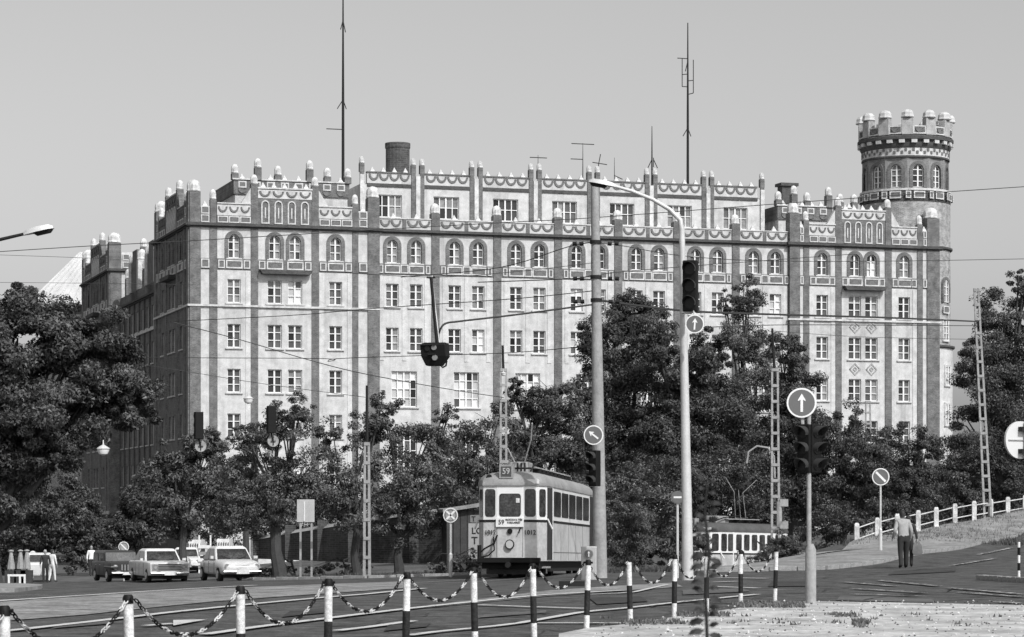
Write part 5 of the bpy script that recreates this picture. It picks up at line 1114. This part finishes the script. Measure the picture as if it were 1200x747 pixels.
def signal_head(parent, c, h, rz, n=3, back=False, w=None, name='signal_head'):
    w_ = w or h*.31; o = bpy.data.objects.new(name, MB().box(-w_/2, w_/2, 0, w_*.75, 0, h).mesh(name, M_BLACK)); link(o, parent); o.location = c; o.rotation_euler = (0, 0, rz)
    b = o.modifiers.new('b', 'BEVEL'); b.width = w_*.08; b.segments = 2
    for i in range(n):
        z = h*(i + .5)/n; r = w_*.40; MB().disc((0, -.008, z), r, .02, 20).build('lens', M_TIN, o); vs = []; ns = 12
        for k in range(ns + 1):
            a = R(-25) + R(230)*k/ns; L_ = w_*.85*(.45 + .55*max(0, math.sin(a))); vs.append(((r*1.12)*math.cos(a), (r*1.12)*math.sin(a), L_))
        V_ = [(x, 0, z + y) for x, y, l in vs] + [(x*1.0, -l, z + y) for x, y, l in vs] + [(x*.94, 0, z + y*.94) for x, y, l in vs] + [(x*.94, -l, z + y*.94) for x, y, l in vs]; n1 = ns + 1
        MB().add(V_, [(k, k+1, n1+k+1, n1+k) for k in range(ns)] + [(2*n1+k, 2*n1+k+1, 3*n1+k+1, 3*n1+k) for k in range(ns)] + [(n1+k, n1+k+1, 3*n1+k+1, 3*n1+k) for k in range(ns)]).build('visor', M_VISOR, o, smooth=True)
    return o
# signal on the lamp column
q = P(808, 365, 69.2); tsg = empty('traffic_signal', q, 0, 'large three-light traffic signal over an arrow disc on the lamp column', 'traffic light', 'traffic signals'); s = 69.2/F
signal_head(tsg, (0, 0, 0), 60*s, R(-14), w=17*s); round_sign(tsg, (6*s, -.05, -15*s), 11*s, M_SDARK, motif='arrow', ang=R(4)); MB().box(-9*s, 4*s, .1, .5, -1.6*s, 0).build('bracket', M_GALV, tsg); MB().tube([(5*s, .0, -5*s), (5*s, .0, .02)], .025, 6).build('sign_stem', M_GALV, tsg)
# arrow and signal on the concrete mast
q = P(694, 570, 76.5); ts2 = empty('traffic_signal', q, 0, 'small three-light signal fixed on the concrete mast beneath the slanted arrow', 'traffic light', 'traffic signals'); s = 76.5/F
signal_head(ts2, (0, 0, 0), 42*s, R(-40), w=12*s); MB().box(2*s, 10*s, .05, .2, 12*s, 15*s).build('bracket', M_DARK, ts2)
q = P(695.5, 510, 76.4); ds = empty('direction_sign', q, 0, 'round grey sign with slanted white arrow on the concrete mast', 'sign', 'round signs'); round_sign(ds, (0, 0, 0), 11.5*s, M_SDARK, motif='arrow', ang=R(-52)); MB().box(2*s, 9*s, .03, .12, -2*s, 2*s).build('bracket', M_DARK, ds)
# signal post in the foreground
q = G(950, 714); q.z += .08; d_ = q.y; s = d_/F; sg = empty('traffic_signal', q, 0, 'foreground signal post with double lights and upward arrow disc', 'traffic light', 'traffic signals')
H = lambda py: (714 - py)*s
MB().lathe([(.095, -.05), (.092, H(650)), (.06, H(645)), (.045, H(643))], 18).build('post_base', M_CONC, sg, smooth=True); MB().lathe([(.042, H(645)), (.036, H(492))], 14, c=(-2*s, 0)).build('post', M_CONC, sg, smooth=True)
signal_head(sg, (-9*s, -.02, H(560)), 57*s, R(-38), w=17*s); signal_head(sg, (8*s, .02, H(560)), 57*s, R(42), w=17*s); MB().box(-5*s, 2*s, -.02, .1, H(561), H(500)).build('mount', M_BLACK, sg)
round_sign(sg, (-11*s, -.06, H(478)), 17.5*s, M_SDARK, motif='arrow'); MB().tube([(-9.5*s, 0, H(503)), (-10.5*s, 0, H(478))], .03, 6).build('sign_stem', M_CONC, sg)
# signal hung over the road, on its cable
q = P(510, 415, 70); hs_ = empty('hanging_signal', q, R(-12), 'black multi-sided traffic signal hanging over the road from cables', 'traffic light'); s = 70/F
MB().loft([[(-10*s, -6*s, -14*s), (8*s, -6*s, -14*s), (8*s, 8*s, -14*s), (-10*s, 8*s, -14*s)], [(-15*s, -9*s, -3*s), (15*s, -9*s, -3*s), (15*s, 12*s, -3*s), (-15*s, 12*s, -3*s)], [(-16*s, -10*s, 10*s), (14*s, -10*s, 10*s), (14*s, 12*s, 10*s), (-16*s, 12*s, 10*s)], [(-12*s, -8*s, 13*s), (14*s, -8*s, 13*s), (14*s, 11*s, 13*s), (-12*s, 11*s, 13*s)]]).build('housing', M_BLACK, hs_, bevel=.02)
for x, z, m in ((-7, 6, M_TIN), (1, 7, M_LENS), (2, -5, M_LENS)): MB().disc((x*s, -11*s, z*s), 3.2*s, .06, 16).build('lens', m, hs_)
MB().box(-15*s, 3*s, -13*s, -10.2*s, 9.5*s, 11*s).build('hood', M_DARK, hs_); MB().box(-6*s, 3*s, -12*s, -9.6*s, -1.5*s, -.3*s).build('hood', M_DARK, hs_)
MB().tube([(2*s, 0, 13*s), (-5*s, 0, 90*s)], .05, 6).build('hanger', M_DARK, hs_); MB().tube([(5*s, 0, 13*s), (0*s, 0, 55*s), (-4*s, 0, 92*s)], .02, 5).build('hanger', M_GALV, hs_)
MB().tube([(6*s, 0, -13*s), (9*s, 0, -16*s), (13*s, 0, -14*s), (14*s, 0, -8*s)], .025, 6).build('cable_loop', M_DARK, hs_)
# signals seen from behind, hanging before the palace
for px, y0, y1, sy, lab in ((232, 483, 515, 523, 'black signal seen from behind with pale disc at palace corner'), (317, 476, 508, 517, 'black signal seen from behind with pale disc, right of the corner one')):
    d = 86; q = P(px, y1, d); s = d/F; o = empty('hanging_signal', q, R(180 + 20), lab, 'traffic light', 'signals seen from behind'); signal_head(o, (0, 0, 0), (y1 - y0)*s, 0, w=10*s)
    k = round_sign(o, (-3*s, 0, (y1 - sy)*s), 6.8*s, M_SDARK, rim=M_CONC); MB().box(-.5*s, .5*s, .02, .05, -5*s, 5*s).box(-3*s, 3*s, .051, .07, -.6*s, .4*s).build('clip', M_DARK, k); MB().tube([(-2*s, 0, (y1-sy)*s), (-1*s, 0, .02)], .03, 6).build('stem', M_DARK, o)
def sign_post(px, py, r, d, label, face, motif, ang=0, base=None, rim=M_WHITE, pr=.035, rot=0, thick=None):
    b = onground(px, d); o = empty('sign_post', b, 0, label, 'sign', 'round signs'); s = d/F; c = P(px, py, d) - b
    MB().tube([(0, .03, -.2), (0, .03, c.z - r*s*.2)], pr, 8).build('post', M_GALV, o)
    if thick: MB().tube([(0, .03, -.1), (0, .03, thick), (0, .03, thick + .06)], [pr*1.8, pr*1.8, pr], 10).build('post_sleeve', M_GALV, o)
    round_sign(o, (c.x, -.03, c.z), r*s, face, motif=motif, rim=rim, rot=rot); return o
sign_post(528, 604, 8.7, 86, 'round crossed no-stopping sign left of the dark hut', M_CONC, 'cross', thick=.75)
sign_post(1032, 559, 10.2, 94, 'round no-parking sign on the pavement behind the walkers', M_SDARK, 'slash', thick=.85)
sign_post(794, 583, 7.6, 74, 'round no-entry sign with white bar beside the lamp column', M_SDARK, 'bar', rim=M_SDARK)
sign_post(145, 641, 6.2, 126, 'small pale round sign above the dark old car', M_CONC, 'slash')
sign_post(38.5, 649.5, 3.8, 150, 'tiny pale round sign far left beside the parasols', M_WHITE, None)
b = onground(358.5, 93); s = 93/F; o = empty('board_sign', b, 0, 'pale rectangular board on two banded legs before the brick wall', 'sign'); z = lambda py: P(0, py, 93).z - b.z
MB().box(-10.5*s, 10*s, 0, .03, z(612), z(585.5)).build('board', mat('pale_board', .42, .7, .1, 3), o); MB().box(-2.6*s, -1.4*s, -.02, -.002, z(611), z(588)).build('arrow_stripe', M_WHITE, o)
for x in (-6.5, 6.5):
    L_ = MB().box(x*s - .035, x*s + .035, .035, .1, -.2, z(612)).build('leg', M_CONC, o)
    for k in (.45, 1.1): MB().box(x*s - .038, x*s + .038, .03, .104, k, k + .25).build('dark_band', M_SDARK, L_)
# big disc seen from behind at the right edge, striped stub post
b = onground(1201, 50); s = 50/F; o = empty('sign_post', b, R(28), 'big pale disc seen from behind at the right edge', 'sign', 'round signs'); c = P(1194, 516, 50) - b
q = Matrix.Rotation(R(-28), 4, 'Z') @ c
MB().tube([(0, -.06, -.2), (0, -.06, c.z + 22*s)], .04, 10).build('post', M_CONC, o); MB().disc((q.x, 0, c.z), 22*s, .05, 36).build('disc', mat('pale_sign_back', .62, .5), o); MB().box(q.x - 18*s, q.x + 10*s, -.02, -.0, c.z - .012, c.z + .006).build('stiffener', M_CONC, o)
for k in (-13, 13): MB().box(-.16, .05, -.12, .0, c.z + k*s - .04, c.z + k*s + .04).build('clamp', M_DARK, o)
b = G(1194, 678); s = b.y/F; o = empty('striped_post', b + Vector((0, 0, .1)), 0, 'short striped post on the kerbed island at right edge', 'post'); MB().lathe([(.035, -.1), (.035, 38*s)], 12).build('post', M_WHITE, o)
for k in (.1, .5): MB().lathe([(.0365, k), (.0365, k + .2)], 12).build('dark_band', M_BLACK, o)
# cabinet by the mast
b = onground(690, 74); s = 74/F; o = empty('switch_cabinet', b, R(-4), 'pale switch cabinet with round emblem at the foot of the concrete mast', 'cabinet'); h = P(0, 640.5, 74).z - b.z
MB().box(-9*s, 9*s, 0, .4, -.15, h).build('cabinet_body', mat('cabinet_paint', .40, .6, .12, 3), o, bevel=.03); round_sign(o, (0, -.03, h - 9*s), 5.5*s, M_SDARK, motif='arrow', rim=M_CONC)
b = onground(670, 62); MBk = MB().box(-.3, .3, -.1, .1, 0, .12); k = MBk.build('low_block', M_DARK); k.location = b + Vector((0, 0, .03)); tag(k, 'low dark concrete block on the road before the tram', 'block')
# globe lamps on span wires
for px, py, r, d, lab in ((121, 527, 7, 84, 'white globe lamp hanging before the chestnut tree'), (291, 468, 5.5, 110, 'pale shaded lamp hanging before the palace left pavilion'), (590, 438, 3, 106, 'small white lamp on the lattice pole behind the tram')):
    o = empty('hanging_lamp', P(px, py, d), 0, lab, 'lamp', 'lamps hung over the street'); s = d/F
    MB().lathe([(.2*r*s, -r*s), (.75*r*s, -.75*r*s), (r*s, -.2*r*s), (1.05*r*s, .1*r*s), (.6*r*s, .45*r*s)], 16).build('globe', mat('lamp_globe', .8, .4), o, smooth=True); MB().lathe([(1.2*r*s, .12*r*s), (.7*r*s, .5*r*s), (.15*r*s, .8*r*s), (.1*r*s, 1.6*r*s)], 16).build('shade', M_GALV, o, smooth=True)
# ---------------------------------------------------------------- rail fence
fx = [1004, 1028, 1051.5, 1076, 1097, 1119, 1141.5, 1161, 1181, 1201, 1221]; fy_ = [636.6, 630, 625, 620.5, 616.5, 612, 608.5, 606, 603.2, 600.5, 598]
fb = [P(x, y, 105 + 17*i/9) for i, (x, y) in enumerate(zip(fx, fy_))]; fn = empty('rail_fence', fb[0], 0, 'white concrete post and pipe rail fence climbing to the right', 'fence')
for i, p in enumerate(fb):
    q = p - fb[0]; MB().loft([[(q.x - .095, q.y - .1, q.z - .5), (q.x + .095, q.y - .1, q.z - .5), (q.x + .095, q.y + .1, q.z - .5), (q.x - .095, q.y + .1, q.z - .5)], [(q.x - .095, q.y - .1, q.z + .72), (q.x + .095, q.y - .1, q.z + .72), (q.x + .095, q.y + .1, q.z + .72), (q.x - .095, q.y + .1, q.z + .72)], [(q.x - .06, q.y - .06, q.z + .8), (q.x + .06, q.y - .06, q.z + .8), (q.x + .06, q.y + .06, q.z + .8), (q.x - .06, q.y + .06, q.z + .8)]]).build('post', M_CAP, fn)
    if i + 1 < len(fb):
        r = fb[i+1] - fb[0]
        for z in (.62, .18): MB().tube([q + Vector((.1, 0, z)), r + Vector((-.1, 0, z))], .026, 8).build('rail', M_STRIP, fn)
# ---------------------------------------------------------------- overhead wires
def wire(pts, r, label):
    if len(pts) == 2: (a, b) = pts; pts = [a, ((a[0]+b[0])/2, (a[1]+b[1])/2 + 1.2, (a[2]+b[2])/2), b]
    v = [P(*p) for p in pts]; out = []
    n = len(v)
    for i in range(n - 1):          # smooth through the points
        p0, p1, p2, p3 = v[max(i-1, 0)], v[i], v[i+1], v[min(i+2, n-1)]
        for k in range(6):
            t = k/6; out.append(.5*((2*p1) + (p2 - p0)*t + (2*p0 - 5*p1 + 4*p2 - p3)*t*t + (3*p1 - p0 - 3*p2 + p3)*t**3))
    out.append(v[-1]); o = MB().tube(out, r, 5).build('overhead_wire', M_WIRE); return tag(o, label, 'wire', 'overhead wires')
wire([(-30, 297, 80), (105, 288.5, 80), (222, 282.5, 80), (414, 271, 80), (600, 260.5, 80), (700, 255, 80), (980, 234, 80), (1230, 217, 80)], .012, 'wire crossing the whole picture above the arched windows')
wire([(-30, 298, 100), (60, 301, 100), (140, 304, 100)], .008, 'faint wire at the upper left below the lamp arm')
wire([(-30, 331, 100), (88, 332, 100), (230, 334, 100)], .008, 'thin wire at left just above the chestnut top')
wire([(702, 352, 77), (798, 364, 80), (900, 368.5, 84), (1040, 372.5, 96), (1146, 377, 118)], .034, 'thick cable from concrete mast to the leaning lattice pole')
wire([(513, 402, 70), (514, 392, 70), (521, 380, 70), (540, 376.5, 71), (600, 369.5, 73), (695, 357, 77)], .028, 'thick bent cable feeding the hanging signal')
wire([(199, 377, 95), (282, 373, 92), (360, 368.5, 88), (434, 362, 84), (600, 350.5, 80), (696, 341, 77)], .013, 'span wire from the palace corner up to the concrete mast')
wire([(60, 418, 95), (222, 419.5, 95), (380, 420.5, 90), (384, 424, 90), (396, 420.5, 90), (493, 417, 85), (600, 413.5, 82), (697, 405, 77)], .012, 'level span wire passing behind the hanging signal')
wire([(199, 377, 95), (280, 398, 95), (360, 421.5, 96), (428, 438.5, 98), (530, 457, 104), (590, 466, 108)], .016, 'wire slanting down from the palace corner to the lattice pole')
wire([(150, 425, 95), (221, 436, 95), (312, 450.5, 96), (430, 466, 100)], .010, 'lower slanting wire crossing the left pavilion')
wire([(470, 325, 90), (584, 314, 85), (664, 290, 79), (695, 284, 77)], .014, 'upper left stay wire of the concrete mast')
wire([(704, 285, 77), (734, 289, 79), (800, 300, 84), (900, 306, 92), (1060, 306, 100), (1230, 303, 105)], .012, 'wire from the mast top to the right edge')
wire([(560, 331, 84), (667, 327, 79), (695, 322.5, 77)], .016, 'short middle stay wire left of the concrete mast')
wire([(702, 322, 77), (742, 317.5, 80), (850, 309, 90), (1000, 298, 100)], .012, 'middle stay wire right of the concrete mast')
wire([(800, 385, 90), (914, 381, 100), (1060, 381.5, 110), (1146, 382, 118)], .016, 'second cable just beneath the thick right-hand cable')
wire([(905, 388, 108), (1010, 395, 112), (1144, 398, 118)], .010, 'thin wire between the tapering mast and leaning pole')
wire([(500, 325, 71), (505, 325.5, 71), (510, 325, 71)], .03, 'short cross piece above the hanging signal')
wire([(380, 318, 80), (505, 325, 71), (610, 318, 74), (697, 308, 77)], .009, 'thin cable holding up the hanging signal')
wire([(615, 470, 90), (600, 520, 85), (612, 552, 82)], .008, 'slack wire dropping towards the tram collector')
